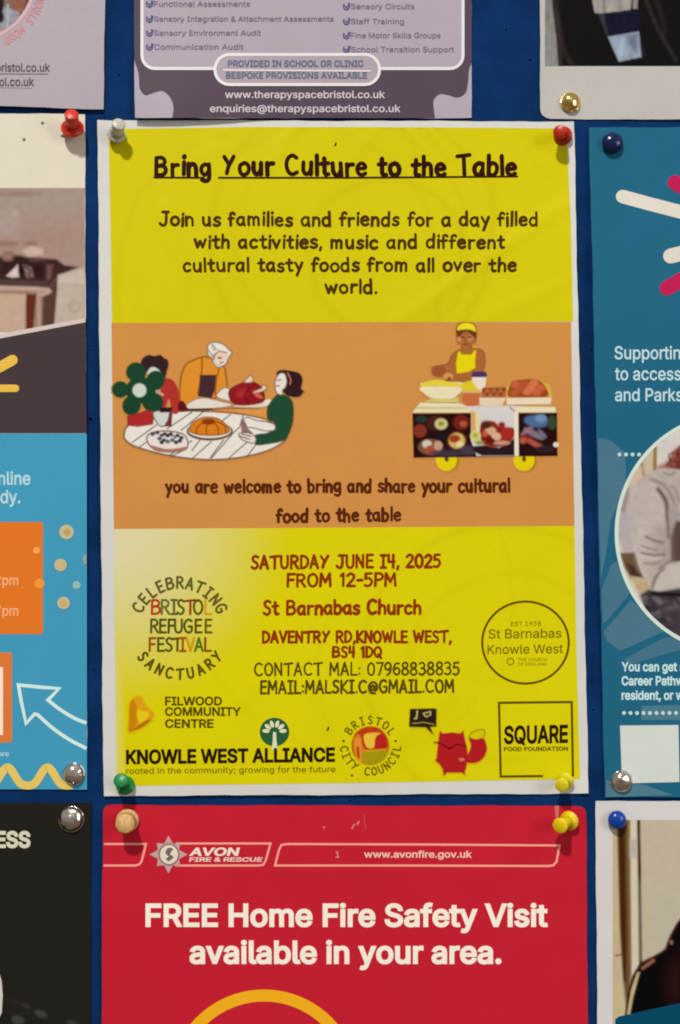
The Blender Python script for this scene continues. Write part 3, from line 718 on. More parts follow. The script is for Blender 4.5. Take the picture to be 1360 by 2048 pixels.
s.arc('CITY COUNCIL', 741, 1490, 53, 262, 98, 15, 3.0, (112, 96, 12), inside=True)
for (x, y) in ((687, 1482), (791, 1482), (704, 1551)): s.poly('speck', circle(x, y, 3, 2.4, 10), (100, 86, 12), 2)
# speech bubble and red animal
BB = Canvas(812, 1410, 905, 1475, 1.3, (214, 196, 8), (640, 1390, 3.778))
BB.poly([(680, 105), (870, 100), (882, 110), (880, 238), (835, 244), (860, 305), (815, 262), (800, 246), (675, 242), (672, 225)], (46, 34, 10))
BB.line([(735, 122), (730, 175), (716, 178)], 3.4, (186, 172, 110)); BB.line([(780, 140), (835, 125), (835, 150), (800, 165), (780, 140)], 2.6, (186, 172, 110))
BB.line([(700, 215), (740, 212), (780, 206), (860, 222)], 2.4, (150, 136, 80))
BB.build(s, 'speech_bubble', 'small black speech bubble', 2)
FX = Canvas(862, 1455, 978, 1556, 1.3, (214, 196, 8), (640, 1390, 3.778))
RF = (172, 34, 38)
FX.poly([(1130, 330), (1140, 295), (1175, 268), (1235, 262), (1245, 290), (1230, 335), (1190, 350)], (206, 192, 20), smooth=True, out=((122, 96, 10), 1.6))
FX.poly([(1125, 325), (1180, 335), (1235, 328), (1262, 400), (1240, 470), (1190, 510), (1120, 514), (1090, 480), (1120, 440), (1140, 380)], RF, smooth=True)
FX.poly([(890, 480), (868, 490), (885, 510), (905, 525)], (140, 30, 12))
FX.poly([(905, 270), (930, 290), (1000, 282), (1060, 290), (1082, 268), (1095, 330), (1112, 400), (1120, 480), (1105, 550), (1095, 585), (1100, 608), (1070, 588), (960, 588), (935, 615), (925, 560), (900, 520), (878, 498), (885, 420), (895, 330)], RF)
FX.line([(865, 358), (920, 368), (975, 405), (1030, 375), (1100, 385)], 3.2, (120, 20, 22), smooth=True)
FX.poly([(950, 395), (1010, 390), (980, 412)], (120, 20, 22))
FX.poly([(1050, 480), (1085, 478), (1090, 495), (1060, 500)], (206, 110, 90), smooth=True)
FX.build(s, 'animal_logo', 'small red bushy tailed animal logo', 2)
for (x, y, r) in ((670, 289, 4), (655, 1458, 4.2)): s.poly('speck', [(x-r*.6, y+r), (x+r*.2, y-r*1.1), (x+r*.9, y-r), (x+r*.6, y+r*.6)], (60, 52, 30), 2)

# left illustration: people round a table
A = Canvas(222, 676, 612, 922, 1.5, (202, 139, 72), (215, 660, 3.317))
INK = (70, 44, 40); WH = (224, 218, 208); GN = (30, 66, 44); OR_ = (214, 138, 44)
A.poly([(480, 640), (430, 520), (500, 420), (620, 450), (760, 470), (1080, 560), (1100, 620), (800, 600)], (212, 150, 84), a=0.0)
# standing cook
A.poly([(500, 500), (478, 440), (490, 300), (520, 230), (560, 205), (630, 180), (700, 190), (770, 240), (785, 300), (790, 390), (740, 440), (560, 500)], OR_, smooth=True, out=((140, 76, 20), 3))
A.line([(625, 185), (625, 280), (600, 420)], 2.6, (130, 70, 20), smooth=True); A.line([(740, 250), (720, 340), (715, 430)], 2.4, (130, 70, 20))
A.poly([(612, 298), (722, 298), (712, 400), (690, 455), (600, 440), (612, 360)], (66, 42, 46))
A.poly([(690, 190), (665, 160), (668, 100), (710, 80), (770, 95), (805, 130), (825, 150), (800, 190), (785, 225), (735, 248), (705, 225)], WH, smooth=True, out=((120, 100, 84), 2.4))
A.poly([(700, 175), (745, 142), (795, 150), (805, 165), (792, 195), (765, 205), (730, 210), (708, 200)], (226, 196, 176), smooth=True, soft=1.4); A.line([(668, 130), (690, 165), (698, 190)], 2.4, (150, 132, 116), smooth=True); A.line([(690, 96), (700, 130), (730, 128)], 2, (160, 150, 138), smooth=True); A.line([(715, 215), (735, 232), (760, 218)], 2, (160, 146, 130), smooth=True); A.line([(700, 100), (715, 125)], 2.4, (120, 110, 100)); A.line([(700, 170), (740, 140), (790, 150)], 3, (150, 130, 110)); A.line([(735, 185), (755, 185)], 3, INK); A.line([(715, 160), (700, 205)], 3, (140, 120, 100))
A.line([(745, 215), (770, 212)], 2, (120, 90, 80))
# cloth / arms
A.poly([(520, 520), (560, 470), (640, 450), (760, 475), (830, 500), (700, 520)], (218, 210, 200), smooth=True, out=((150, 110, 80), 2))
A.poly([(722, 440), (770, 385), (820, 400), (830, 460), (800, 470)], (222, 214, 204), smooth=True, out=((130, 90, 70), 2))
# table
A.poly([(110, 690), (150, 625), (300, 590), (420, 545), (620, 538), (900, 560), (1060, 600), (1170, 680), (1175, 735), (1050, 805), (850, 850), (650, 860), (420, 835), (220, 785), (130, 740)], WH, smooth=True, out=((110, 70, 50), 3.2))
for ln in ([(325, 630), (165, 745)], [(560, 545), (395, 655)], [(640, 540), (490, 665)], [(815, 560), (760, 605)], [(330, 690), (215, 775)], [(620, 720), (560, 800)],
           [(560, 735), (410, 832)], [(690, 740), (565, 850)], [(770, 730), (680, 850)], [(880, 640), (820, 700), (690, 850)], [(900, 570), (880, 630)], [(930, 740), (805, 850)], [(985, 760), (925, 840)], [(500, 800), (430, 835)]):
    A.line(ln, 2.2, (84, 64, 56), soft=0.8, smooth=True)
# tray and roast
A.poly([(690, 530), (820, 515), (1060, 512), (1110, 500), (1090, 600), (900, 560), (700, 545)], (210, 144, 76), smooth=True)
A.line([(690, 528), (800, 520), (1000, 520)], 2.4, (140, 86, 50)); A.line([(520, 530), (690, 526)], 4, INK)
A.line([(690, 536), (850, 550), (1060, 590)], 2.0, (120, 76, 50), smooth=True)
A.poly([(830, 500), (1050, 470), (1080, 490), (1030, 515), (870, 515)], (220, 200, 176), smooth=True, out=((130, 90, 60), 1.8))
A.poly([(805, 430), (820, 390), (900, 350), (960, 345), (1020, 380), (1040, 440), (1020, 480), (900, 498), (830, 480)], (140, 26, 34), smooth=True, out=((90, 20, 22), 2.4))
A.ell(890, 420, 40, 26, (164, 44, 48), soft=4, rot=-.4); A.line([(940, 380), (910, 440), (930, 480)], 2.6, (100, 18, 24), smooth=True)
A.poly([(905, 345), (935, 310), (950, 300), (968, 325), (960, 345), (930, 350)], (222, 196, 176), smooth=True, out=((120, 80, 60), 2)); A.poly([(965, 410), (1020, 385), (1030, 362), (1055, 375), (1045, 400), (980, 420)], (222, 196, 176), smooth=True, out=((120, 80, 60), 2))
A.ell(1000, 435, 34, 14, (196, 90, 76), rot=.5); A.poly([(1040, 470), (1075, 460), (1090, 480), (1055, 500)], WH, smooth=True)
# cake
A.ell(678, 672, 155, 62, (84, 52, 58)); A.ell(678, 668, 142, 50, (224, 210, 190))
A.poly([(545, 670), (560, 620), (620, 585), (670, 578), (740, 592), (795, 640), (805, 675), (740, 695), (670, 698), (600, 692)], (206, 120, 32), smooth=True, out=((120, 62, 24), 2.2))
for ln in ([(665, 600), (600, 640), (590, 690)], [(670, 600), (655, 650), (658, 696)], [(680, 600), (730, 640), (735, 694)], [(690, 598), (770, 630), (785, 680)]): A.line(ln, 2.4, (146, 70, 20), smooth=True)
A.ell(670, 608, 44, 20, (140, 52, 20))
# fruit pie
A.poly([(262, 710), (300, 680), (400, 670), (500, 690), (532, 740), (520, 790), (440, 808), (330, 800), (275, 760)], (222, 212, 204), smooth=True, out=((110, 64, 56), 2.6))
A.poly([(285, 765), (400, 790), (525, 775), (515, 795), (440, 810), (330, 802)], (162, 112, 100), smooth=True)
r_ = random.Random(2)
for (x, y) in ((300, 690), (330, 680), (360, 700), (345, 720), (375, 730), (400, 700), (420, 690), (400, 740), (430, 730), (455, 745), (465, 700), (480, 735), (440, 710), (360, 745), (490, 715), (380, 690)):
    A.ell(x, y, 15, 13, r_.choice([(66, 66, 74), (84, 88, 96), (52, 48, 58)]))
A.ell(430, 712, 14, 9, (170, 186, 190)); A.ell(375, 712, 12, 8, (190, 200, 200))
# person on the left and the flower
A.poly([(220, 215), (240, 180), (275, 165), (310, 172), (350, 165), (375, 185), (400, 200), (405, 235), (395, 270), (380, 320), (330, 330), (270, 290), (230, 250)], (52, 34, 36), smooth=True)
A.poly([(265, 290), (285, 250), (320, 250), (350, 280), (350, 330), (300, 330)], (196, 208, 196), smooth=True)
A.poly([(360, 340), (400, 320), (440, 340), (470, 400), (480, 500), (470, 550), (430, 550), (410, 460), (390, 500), (370, 560), (340, 560)], (172, 50, 46), smooth=True)
A.poly([(480, 470), (510, 480), (530, 530), (480, 540), (465, 510)], (96, 24, 26), smooth=True)
for (x, y, rx, ry, rt) in ((85, 395, 56, 56, 0), (190, 280, 68, 66, .2), (318, 335, 62, 66, .3), (160, 500, 62, 68, .3), (300, 480, 72, 66, .2)): A.ell(x, y, rx, ry, GN, rot=rt)
A.ell(220, 400, 100, 90, GN); A.ell(212, 400, 46, 46, (196, 204, 190), soft=1.6)
A.line([(330, 405), (365, 430)], 5, (170, 160, 150))
A.poly([(132, 570), (200, 555), (270, 530), (305, 560), (300, 625), (200, 640), (135, 632)], (170, 42, 44), smooth=False, out=((130, 30, 30), 1.6))
A.poly([(305, 545), (420, 540), (400, 600), (370, 640), (330, 620)], (200, 204, 196), smooth=True, out=((80, 60, 56), 2)); A.poly([(345, 515), (430, 512), (425, 545), (350, 548)], (40, 26, 30)); A.poly([(410, 540), (432, 540), (425, 640), (375, 640), (400, 600)], (110, 50, 56))
# seated woman on the right
A.poly([(1130, 430), (1165, 430), (1215, 460), (1232, 520), (1225, 620), (1195, 700), (1160, 735), (1060, 755), (985, 758), (980, 700), (1060, 685), (1110, 650), (1105, 610), (1065, 590), (1062, 520), (1090, 470)], (34, 74, 50), smooth=True, out=((24, 44, 34), 2))
A.poly([(1120, 290), (1150, 265), (1200, 268), (1270, 285), (1295, 330), (1285, 390), (1300, 410), (1270, 445), (1200, 440), (1165, 410), (1150, 360)], (50, 30, 32), smooth=True)
A.poly([(1115, 330), (1140, 290), (1175, 290), (1190, 340), (1180, 380), (1160, 400), (1160, 430), (1125, 420), (1112, 380)], (224, 216, 204), smooth=True, out=((90, 70, 60), 1.8))
A.line([(1195, 285), (1215, 330), (1210, 360)], 2.6, (190, 110, 100), smooth=True); A.line([(1125, 335), (1150, 330)], 2.2, INK); A.line([(1120, 370), (1140, 372)], 2.4, (150, 60, 50)); A.line([(1290, 395), (1305, 415)], 2, (90, 40, 30))
A.poly([(900, 600), (930, 580), (990, 600), (1060, 610), (1110, 630), (1105, 665), (1040, 668), (970, 650), (920, 640)], WH, smooth=True, out=((90, 66, 60), 2)); A.poly([(890, 590), (915, 610), (930, 650), (965, 690), (900, 690), (885, 640)], (140, 104, 104), smooth=True)
A.poly([(870, 690), (910, 680), (960, 690), (985, 720), (975, 750), (930, 745), (890, 725)], (218, 206, 200), smooth=True, out=((90, 66, 60), 2)); A.line([(880, 705), (940, 725)], 2, INK); A.line([(890, 690), (950, 705)], 2, INK)
A.build(s, 'illustration', 'cartoon of people round a white table with a roast, a cake and a big green flower', 2)

# right illustration: street food cart
B_ = Canvas(818, 640, 1122, 946, 1.5, (202, 139, 72), (780, 630, 3.579))
B_.full = False
SK = (166, 100, 52); YL = (222, 204, 16); CRM = (226, 214, 176)
for cx in (405, 960):
    B_.ell(cx+12, 1045, 76, 74, (150, 120, 14)); B_.ell(cx, 1040, 76, 76, (222, 200, 18)); B_.ell(cx, 1030, 15, 20, (84, 66, 10))
B_.poly([(478, 105), (490, 65), (545, 55), (600, 65), (618, 110), (612, 190), (590, 200), (585, 240), (640, 245), (672, 270), (680, 340), (665, 400), (640, 430), (560, 470), (440, 470), (430, 440), (330, 440), (302, 410), (310, 370), (410, 350), (440, 290), (480, 255), (510, 245), (508, 210), (480, 190)], SK, smooth=True, out=((120, 66, 36), 1.6))
B_.poly([(472, 110), (490, 80), (600, 80), (620, 120), (610, 170), (595, 150), (560, 130), (520, 135), (490, 170)], (104, 54, 30), smooth=True)
B_.ell(545, 175, 44, 56, SK); B_.ell(495, 175, 16, 20, (196, 136, 86), soft=2); B_.ell(575, 170, 20, 20, (190, 128, 80), soft=2)
B_.line([(512, 158), (532, 160)], 2.2, (70, 34, 22)); B_.line([(560, 160), (580, 158)], 2.2, (70, 34, 22)); B_.line([(530, 210), (560, 210)], 2.2, (120, 50, 36)); B_.line([(545, 170), (540, 192)], 1.8, (120, 70, 40))
B_.poly([(480, 108), (495, 70), (545, 55), (598, 68), (616, 118), (570, 105), (520, 105)], (228, 212, 40), smooth=True, out=((150, 130, 20), 1.4))
B_.poly([(485, 262), (500, 255), (515, 280), (580, 280), (605, 248), (620, 252), (612, 340), (615, 380), (560, 410), (475, 425), (470, 340)], YL, out=((140, 100, 14), 1.4))
B_.ell(352, 400, 48, 36, (154, 82, 48)); B_.poly([(380, 430), (420, 415), (465, 420), (560, 410), (600, 390), (620, 400), (600, 440), (480, 470), (400, 475)], (168, 98, 50), smooth=True); B_.ell(418, 440, 36, 24, (206, 144, 88), soft=2)
B_.line([(425, 455), (375, 520)], 7, (130, 76, 34))
# bowl
B_.poly([(215, 495), (240, 480), (500, 478), (522, 500), (500, 560), (440, 600), (310, 600), (245, 560)], (220, 206, 150), smooth=True, out=((150, 120, 50), 1.4))
B_.poly([(218, 495), (320, 465), (420, 478), (518, 500), (490, 525), (370, 530), (250, 522)], (220, 200, 60), smooth=True); B_.poly([(270, 520), (320, 508), (370, 516), (420, 522), (320, 530)], (130, 110, 20), smooth=True)
B_.poly([(225, 515), (505, 520), (480, 575), (430, 600), (320, 600), (250, 565)], CRM, smooth=True)
B_.poly([(240, 625), (300, 600), (450, 600), (490, 590), (490, 632), (300, 632)], (206, 190, 110), smooth=False); B_.line([(290, 628), (470, 630)], 2.6, (130, 100, 20))
# jar and cloth
B_.poly([(510, 500), (570, 470), (600, 480), (650, 545), (540, 550)], (214, 196, 40), smooth=True)
B_.poly([(515, 550), (650, 550), (635, 640), (600, 655), (560, 650), (522, 630)], (192, 104, 60), smooth=False); B_.poly([(515, 540), (655, 540), (650, 558), (518, 558)], (212, 170, 110))
B_.poly([(585, 440), (692, 440), (680, 515), (650, 540), (620, 520), (590, 480)], (226, 212, 196)); B_.poly([(580, 430), (595, 405), (685, 405), (695, 430), (690, 445), (585, 445)], (74, 50, 92))
# trays of food
B_.poly([(665, 520), (830, 515), (825, 600), (650, 595)], (160, 88, 48)); B_.poly([(640, 590), (830, 592), (800, 650), (680, 655), (640, 640)], (222, 200, 170))
for i in range(14): B_.ell(672 + (i % 7)*24, 535 + (i//7)*32 + (i % 2)*8, 14, 12, [(138, 66, 34), (178, 100, 60)][i % 2], soft=1.6)
B_.poly([(835, 520), (870, 480), (1050, 460), (1140, 500), (1165, 590), (1150, 640), (830, 640)], (206, 170, 60), smooth=False)
B_.poly([(860, 500), (900, 470), (1040, 460), (1110, 510), (1115, 590), (860, 590)], (150, 70, 34), smooth=True)
for i, (x, y) in enumerate(((900, 500), (960, 490), (1030, 488), (1080, 520), (890, 555), (980, 548), (1050, 552), (930, 525), (1010, 520))): B_.ell(x, y, 33, 25, [(196, 96, 62), (178, 82, 46), (206, 112, 76)][i % 3], soft=2.4)
B_.poly([(828, 592), (1160, 588), (1152, 640), (835, 645)], (228, 210, 184), out=((180, 130, 80), 1.2))
# counter
B_.poly([(155, 700), (215, 625), (500, 630), (560, 655), (870, 650), (1185, 655), (1192, 700), (600, 700)], CRM, out=((170, 130, 84), 1.2))
B_.poly([(195, 655), (500, 655), (560, 668), (560, 676), (185, 676)], (206, 190, 150))
# photo panels
B_.poly([(160, 705), (1195, 700), (1200, 1010), (168, 1022)], (40, 20, 20), soft=1.0)
for (x, y, rx, ry, c) in ((215, 830, 48, 48, (128, 50, 36)), (330, 775, 70, 55, (70, 34, 30)), (366, 780, 46, 40, (196, 190, 130)), (366, 778, 20, 18, (140, 140, 60)), (510, 770, 60, 55, (110, 34, 26)), (525, 780, 26, 22, (170, 80, 56)),
                          (478, 900, 70, 66, (96, 50, 34)), (478, 900, 58, 56, (206, 170, 96)), (462, 885, 40, 28, (150, 60, 30)), (500, 925, 26, 22, (222, 206, 150)),
                          (290, 945, 90, 58, (120, 76, 60)), (265, 925, 34, 30, (206, 196, 176)), (300, 965, 52, 34, (166, 74, 48)), (345, 935, 30, 36, (186, 150, 126)), (225, 745, 40, 26, (40, 54, 50))): B_.ell(x, y, rx, ry, c, soft=2.2)
B_.ell(370, 870, 40, 30, (30, 26, 34), soft=4); B_.ell(560, 970, 60, 34, (70, 60, 76), soft=5); B_.ell(400, 990, 120, 20, (66, 56, 72), soft=5)
B_.poly([(580, 690), (900, 690), (900, 1010), (620, 1010), (580, 900)], (206, 200, 198), soft=1.2)
B_.poly([(590, 940), (690, 930), (780, 950), (895, 880), (895, 1008), (660, 1008), (600, 980)], (44, 28, 34), smooth=False, soft=2)
B_.poly([(652, 770), (740, 760), (790, 800), (885, 810), (885, 880), (820, 935), (720, 945), (650, 900)], (130, 40, 30), smooth=True, soft=2.4)
for (x, y, rx, ry, c) in ((720, 830, 40, 30, (206, 160, 130)), (690, 790, 34, 22, (76, 40, 30)), (760, 870, 36, 28, (214, 170, 140)), (840, 850, 46, 40, (166, 44, 34)), (800, 790, 26, 26, (150, 36, 30)), (700, 880, 26, 22, (120, 30, 24)), (800, 915, 60, 16, (196, 140, 116)), (680, 850, 20, 20, (186, 90, 60)), (720, 900, 30, 20, (96, 24, 20))): B_.ell(x, y, rx, ry, c, soft=2.4)
B_.poly([(580, 680), (612, 680), (614, 830), (600, 870), (582, 850)], (206, 160, 96), soft=1.4); B_.ell(612, 868, 38, 40, (206, 200, 110), soft=2); B_.ell(612, 862, 16, 16, (150, 160, 70), soft=3); B_.ell(640, 915, 30, 14, (140, 140, 30), soft=3)
B_.poly([(612, 660), (648, 660), (640, 830), (615, 820)], (216, 206, 160), soft=1.2)
B_.poly([(888, 690), (918, 690), (922, 1010), (892, 1010)], (226, 216, 192), soft=1.0)
for (x, y, rx, ry, rt, c) in ((1050, 760, 90, 44, .1, (74, 104, 146)), (1080, 740, 40, 30, 0, (110, 140, 176)), (1160, 770, 34, 50, 0, (54, 70, 50)), (1030, 850, 80, 22, .5, (128, 110, 128)), (980, 830, 50, 14, -.6, (150, 110, 120)), (1090, 850, 40, 12, .8, (120, 110, 140)), (980, 890, 50, 24, .4, (150, 50, 40)), (1050, 930, 76, 18, .5, (172, 84, 72)), (950, 900, 24, 20, 0, (176, 90, 70)), (1110, 960, 70, 26, 0, (46, 34, 40))): B_.ell(x, y, rx, ry, c, soft=3, rot=rt)
B_.ell(1188, 928, 20, 18, (226, 214, 196), soft=1.4)
B_.poly([(555, 655), (870, 650), (900, 690), (640, 700), (590, 690)], (206, 202, 204), smooth=True, a=0.8)
B_.line([(860, 660), (890, 690)], 2.4, (150, 110, 70))
B_.build(s, 'illustration', 'cartoon of a cook in a yellow cap behind a food cart on yellow wheels', 2)

# ------------------------------------------------------------------ red fire safety leaflet
s = Sheet('leaflet', 'red fire safety leaflet below the yellow poster, offering a free home visit', 'leaflet',
          (206, 1610), (1172, 1612), (1182, 2700), (199, 2700), base=0.0004, bulge=0.0003, seed=11, rgb=(194, 38, 53), round_px=14, step=12,
          curls=((1172, 1612, 34, 0.0016), (700, 1605, 160, 0.0010), (206, 1900, 220, 0.0010), (1136, 1644, 24, -0.0004), (254, 1645, 24, -0.0003)), waves=((690, 1612, 740, 1700, 22, 0.0003), (1100, 1640, 960, 1760, 26, 0.0003), (300, 1650, 420, 1800, 28, 0.00025)))
PK = (246, 160, 144)
s.line('outline_box', [(208, 1688), (292, 1688), (284, 1720), (280, 1728), (272, 1731), (207, 1731)], 4.2, PK, 1)
s.line('outline_box', [(352, 1687), (541, 1687), (531, 1722), (526, 1730), (516, 1731), (350, 1731)], 4.2, PK, 1)
s.line('outline_box', [(563, 1690), (575, 1688), (860, 1689), (1119, 1691), (1113, 1724), (1106, 1731), (1095, 1732), (800, 1731), (550, 1731), (558, 1700)], 4.2, PK, 1, closed=True)
star = []
for i in range(16):
    a = math.pi*2*i/16; r = (38 if i % 4 == 0 else 33) if i % 2 == 0 else 23
    star.append((337 + math.sin(a)*r, 1709 - math.cos(a)*r))
s.poly('star_badge', star, (196, 160, 158), 2, label='pale eight pointed star badge')
s.poly('star_badge', circle(338, 1709, 21, 22), (146, 110, 100), 2.6)
s.poly('star_badge', circle(338, 1709, 18, 19), (226, 216, 196), 3.2)
s.poly('star_badge', [(336, 1696), (346, 1698), (340, 1708), (347, 1714), (338, 1722), (332, 1718), (337, 1713), (331, 1706)], (116, 106, 96), 4, smooth=True)
s.text('AVON', 1711, 15, 378, 476, (240, 222, 206), bold=0.03, slant=0.25, layer=2)
s.text('FIRE & RESCUE', 1723, 8, 378, 524, (240, 200, 190), bold=0.03, slant=0.2, layer=2)
s.text('1', 1715, 12, left=671, rgb=(226, 150, 140), bold=0.01, layer=2)
s.text('www.avonfire.gov.uk', 1715, 13, 728, 944, (246, 196, 182), bold=0.02, layer=2)
WT = (254, 234, 218)
s.text('FREE Home Fire Safety Visit', 1852, 43, 291, 1096, WT, bold=0.026, layer=2, label='large pale headline')
s.text('available in your area.', 1926, 43, 379, 1003, WT, bold=0.026, layer=2, label='large pale headline')
ring_o = circle(528, 2170, 191, 191, 80); ring_i = circle(528, 2170, 167, 167, 80)
s.poly('ring', ring_o, (240, 174, 36), 1, holes=[ring_i], label='orange ring')
for (x, y, w_, h_) in ((716, 1646, 2, 5), (708, 1650, 2, 3), (648, 1655, 2.4, 2.2), (705, 1655, 2, 4)): s.poly('scuff', circle(x, y, w_, h_, 10, .5), (214, 124, 122), 1)
s.line('scuff', [(728, 1628), (729, 1645), (732, 1660)], 1.2, (206, 90, 92), 1)
s.poly('scuff', [(1109, 1612), (1118, 1611), (1117, 1634), (1111, 1636)], (196, 110, 106), 1)
s.poly('scuff', [(1104, 1648), (1113, 1640), (1112, 1650), (1105, 1653)], (216, 150, 70), 1)

# ------------------------------------------------------------------ purple poster above
s = Sheet('poster', 'mauve and plum therapy services poster directly above the yellow poster', 'poster',
          (262, -760), (946, -760), (943, 236), (270, 236), base=0.0006, bulge=0.0004, seed=21, rgb=(170, 160, 172), step=20,
          curls=((285, 250, 130, 0.0026), (430, 250, 110, 0.0010)))
wr = spline([(943.5, 100), (943, 124), (938, 140), (936, 165), (931, 186), (915, 195), (896, 190), (878, 189), (867, 202), (868, 220), (870, 238)], False, 5)
wl = spline([(344, 238), (347, 216), (341, 196), (325, 182), (306, 186), (290, 190), (279, 176), (278, 155), (274, 136), (270, 124), (268.5, 100)], False, 5)
s.poly('plum_panel', [(266, -400), (944, -400)] + [(x, min(y, 236)) for x, y in wr] + [(x, min(y, 235.5)) for x, y in wl], (86, 72, 84), 1, label='plum lower border with wavy corners')
def rrect(x0, y0, x1, y1, r, n=7):
    out = []
    for cx, cy, a0 in ((x1-r, y0+r, -90), (x1-r, y1-r, 0), (x0+r, y1-r, 90), (x0+r, y0+r, 180)):
        for i in range(n): a = math.radians(a0 + 90*i/(n-1)); out.append((cx+r*math.cos(a), cy+r*math.sin(a)))
    return out
s.poly('text_panel', rrect(284, -380, 926, 137, 26), (170, 159, 171), 2, label='pale mauve panel')
s.line('panel_border', rrect(284, -380, 926, 137, 26), 6, (222, 218, 220), 3, closed=True)
s.poly('text_panel', rrect(430, 109, 759, 169, 29), (168, 156, 165), 4, label='pale rounded label')
s.line('panel_border', rrect(430, 109, 759, 169, 29), 6, (224, 218, 218), 5, closed=True)
VI = (120, 104, 126)
for (y, l, x1, r, x2) in ((13, 'Functional Assessments', 500, 'Sensory Circuits', 829), (43, 'Sensory Integration & Attachment Assessments', 667, 'Staff Training', 808),
                          (71, 'Sensory Environment Audit', 522, 'Fine Motor Skills Groups', 881), (99, 'Communication Audit', 487, 'School Transition Support', 908)):
    s.text(l, y, 10.5, 308, x1, VI, layer=4, bold=0.004); s.text(r, y+5, 10.5, 702, x2, VI, layer=4, bold=0.004)
    for cx, cy in ((299, y-6), (693, y-1)):
        s.line('tick_mark', [(cx-6+6*math.cos(math.radians(a))+6, cy+7*math.sin(math.radians(a))) for a in range(-60, 230, 20)], 2.6, (84, 84, 128), 4)
        s.line('tick_mark', [(cx-3, cy-1), (cx, cy+3), (cx+8, cy-6)], 2.2, (84, 84, 128), 4.4)
s.text('PROVIDED IN SCHOOL OR CLINIC', 133, 12, 456, 727, (96, 102, 134), layer=6, bold=0.02)
s.line('rule', [(446, 140), (742, 142)], 3, (224, 218, 218), 6)
s.text('BESPOKE PROVISIONS AVAILABLE', 156.5, 12, 452, 734, (100, 104, 134), layer=6, bold=0.02)
s.text('www.therapyspacebristol.co.uk', 196, 14, 450, 770, (206, 196, 204), layer=3, bold=0.012)
s.text('enquiries@therapyspacebristol.co.uk', 224, 14, 420, 801, (206, 196, 204), layer=3, bold=0.012)

# ------------------------------------------------------------------ lavender poster, top left
s = Sheet('poster', 'lavender poster with a round family photograph, cut off by the top left corner', 'poster',
          (-520, -760), (222, -760), (207, 219), (-520, 192), base=0.0007, bulge=0.0003, seed=31, rgb=(170, 161, 168), step=20, curls=((20, 215, 160, 0.0012),))
C1 = Canvas(-180, -170, 72, 84, 2.5, (150, 150, 150)); C1.full = True
C1.poly([(-200, -200), (100, -200), (100, 100), (-200, 100)], (120, 96, 84))
C1.poly([(24, -60), (60, -60), (66, 10), (58, 50), (40, 58), (34, 20), (24, 0)], (74, 44, 34), soft=3)
C1.ell(38, 2, 14, 26, (136, 86, 66), soft=4); C1.poly([(-20, 16), (14, 14), (40, 26), (42, 56), (20, 60), (-30, 60)], (140, 142, 152), soft=2.5)
C1.ell(0, 5, 8, 24, (30, 22, 26), soft=2); C1.ell(1, 34, 7, 12, (26, 20, 24), soft=2); C1.line([(16, 10), (14, 56)], 4, (166, 170, 178), soft=2)
C1.poly([(-40, 60), (34, 58), (40, 66), (10, 84), (-40, 90)], (176, 138, 116), soft=3); C1.ell(4, 72, 12, 4, (110, 60, 40), soft=2); C1.line([(60, -40), (62, 30), (44, 56)], 6, (40, 24, 22), soft=3)
C1.mottle(.1, 16, 3); C1.clipto(circle(-54, -44, 122, 122, 60), 0); C1.build(s, 'photograph', 'round family photograph', 1)
s.line('ring', circle(-54, -44, 125, 125, 90), 7, (206, 168, 172), 1.6, closed=True)
s.arc('YOUR SPACE TO GROW', -54, -44, 146, 40, 180, 0.01, 0.01, (200, 150, 160)) if False else None
s.arc('SPACE TO GROW STRONG', -54, -44, 142, 196, 103, 15, 2.8, (196, 136, 146), inside=True)
s.text('www.therapyspacebristol.co.uk', 142.5, 16, right=100, rgb=(86, 72, 92), bold=0.012, layer=1.5, sx=0.86, base2=143)
s.line('underline', [(-300, 146), (96, 148)], 1.6, (120, 106, 120), 1.5)
s.text('info@therapyspacebristol.co.uk', 171.5, 16, right=68, rgb=(86, 72, 92), bold=0.012, layer=1.5, sx=0.86)
s.line('underline', [(-300, 171), (64, 176)], 1.2, (150, 138, 146), 1.4)

# ------------------------------------------------------------------ white poster, top right
s = Sheet('poster', 'white bordered poster with a dark suit photograph, cut off by the top right corner', 'poster',
          (1074, -900), (1900, -900), (1900, 240), (1081, 238), base=0.0005, bulge=0.0003, seed=41, rgb=(183, 179, 174), step=22, round_px=20)
C2 = Canvas(1090, -160, 1500, 132, 2.5, (22, 18, 16), (1070, 0, 4.69)); C2.full = True
C2.poly([(80, -800), (155, -800), (165, 60), (200, 350), (222, 640), (80, 640)], (124, 124, 118), soft=2); C2.poly([(95, 250), (150, 300), (200, 640), (100, 640)], (136, 138, 140), soft=6, a=.6)
C2.line([(180, -100), (225, 240), (280, 500), (360, 610)], 9, (44, 36, 36), soft=4, smooth=True); C2.line([(190, 100), (230, 400), (240, 600)], 4, (58, 48, 48), soft=4, smooth=True)
C2.poly([(525, -60), (560, 120), (610, 128), (780, 108), (895, 90), (915, -60)], (150, 146, 140), soft=1.6); C2.line([(640, -50), (650, 110)], 4, (112, 108, 100), soft=3); C2.line([(800, -50), (790, 100)], 5, (128, 118, 118), soft=4); C2.poly([(920, -60), (965, -60), (962, 85), (918, 85)], (132, 128, 120), soft=1.6)
C2.poly([(590, 128), (650, 128), (690, 330), (670, 330)], (48, 52, 62), soft=2); C2.poly([(655, 128), (900, 100), (985, 100), (980, 290), (690, 335)], (22, 24, 40), soft=2)
C2.poly([(682, 345), (975, 295), (998, 535), (785, 578)], (138, 150, 166), soft=1.6); C2.poly([(850, 340), (960, 320), (960, 500), (880, 420)], (100, 110, 128), soft=5); C2.poly([(740, 380), (840, 370), (850, 540), (800, 560)], (150, 164, 180), soft=6)
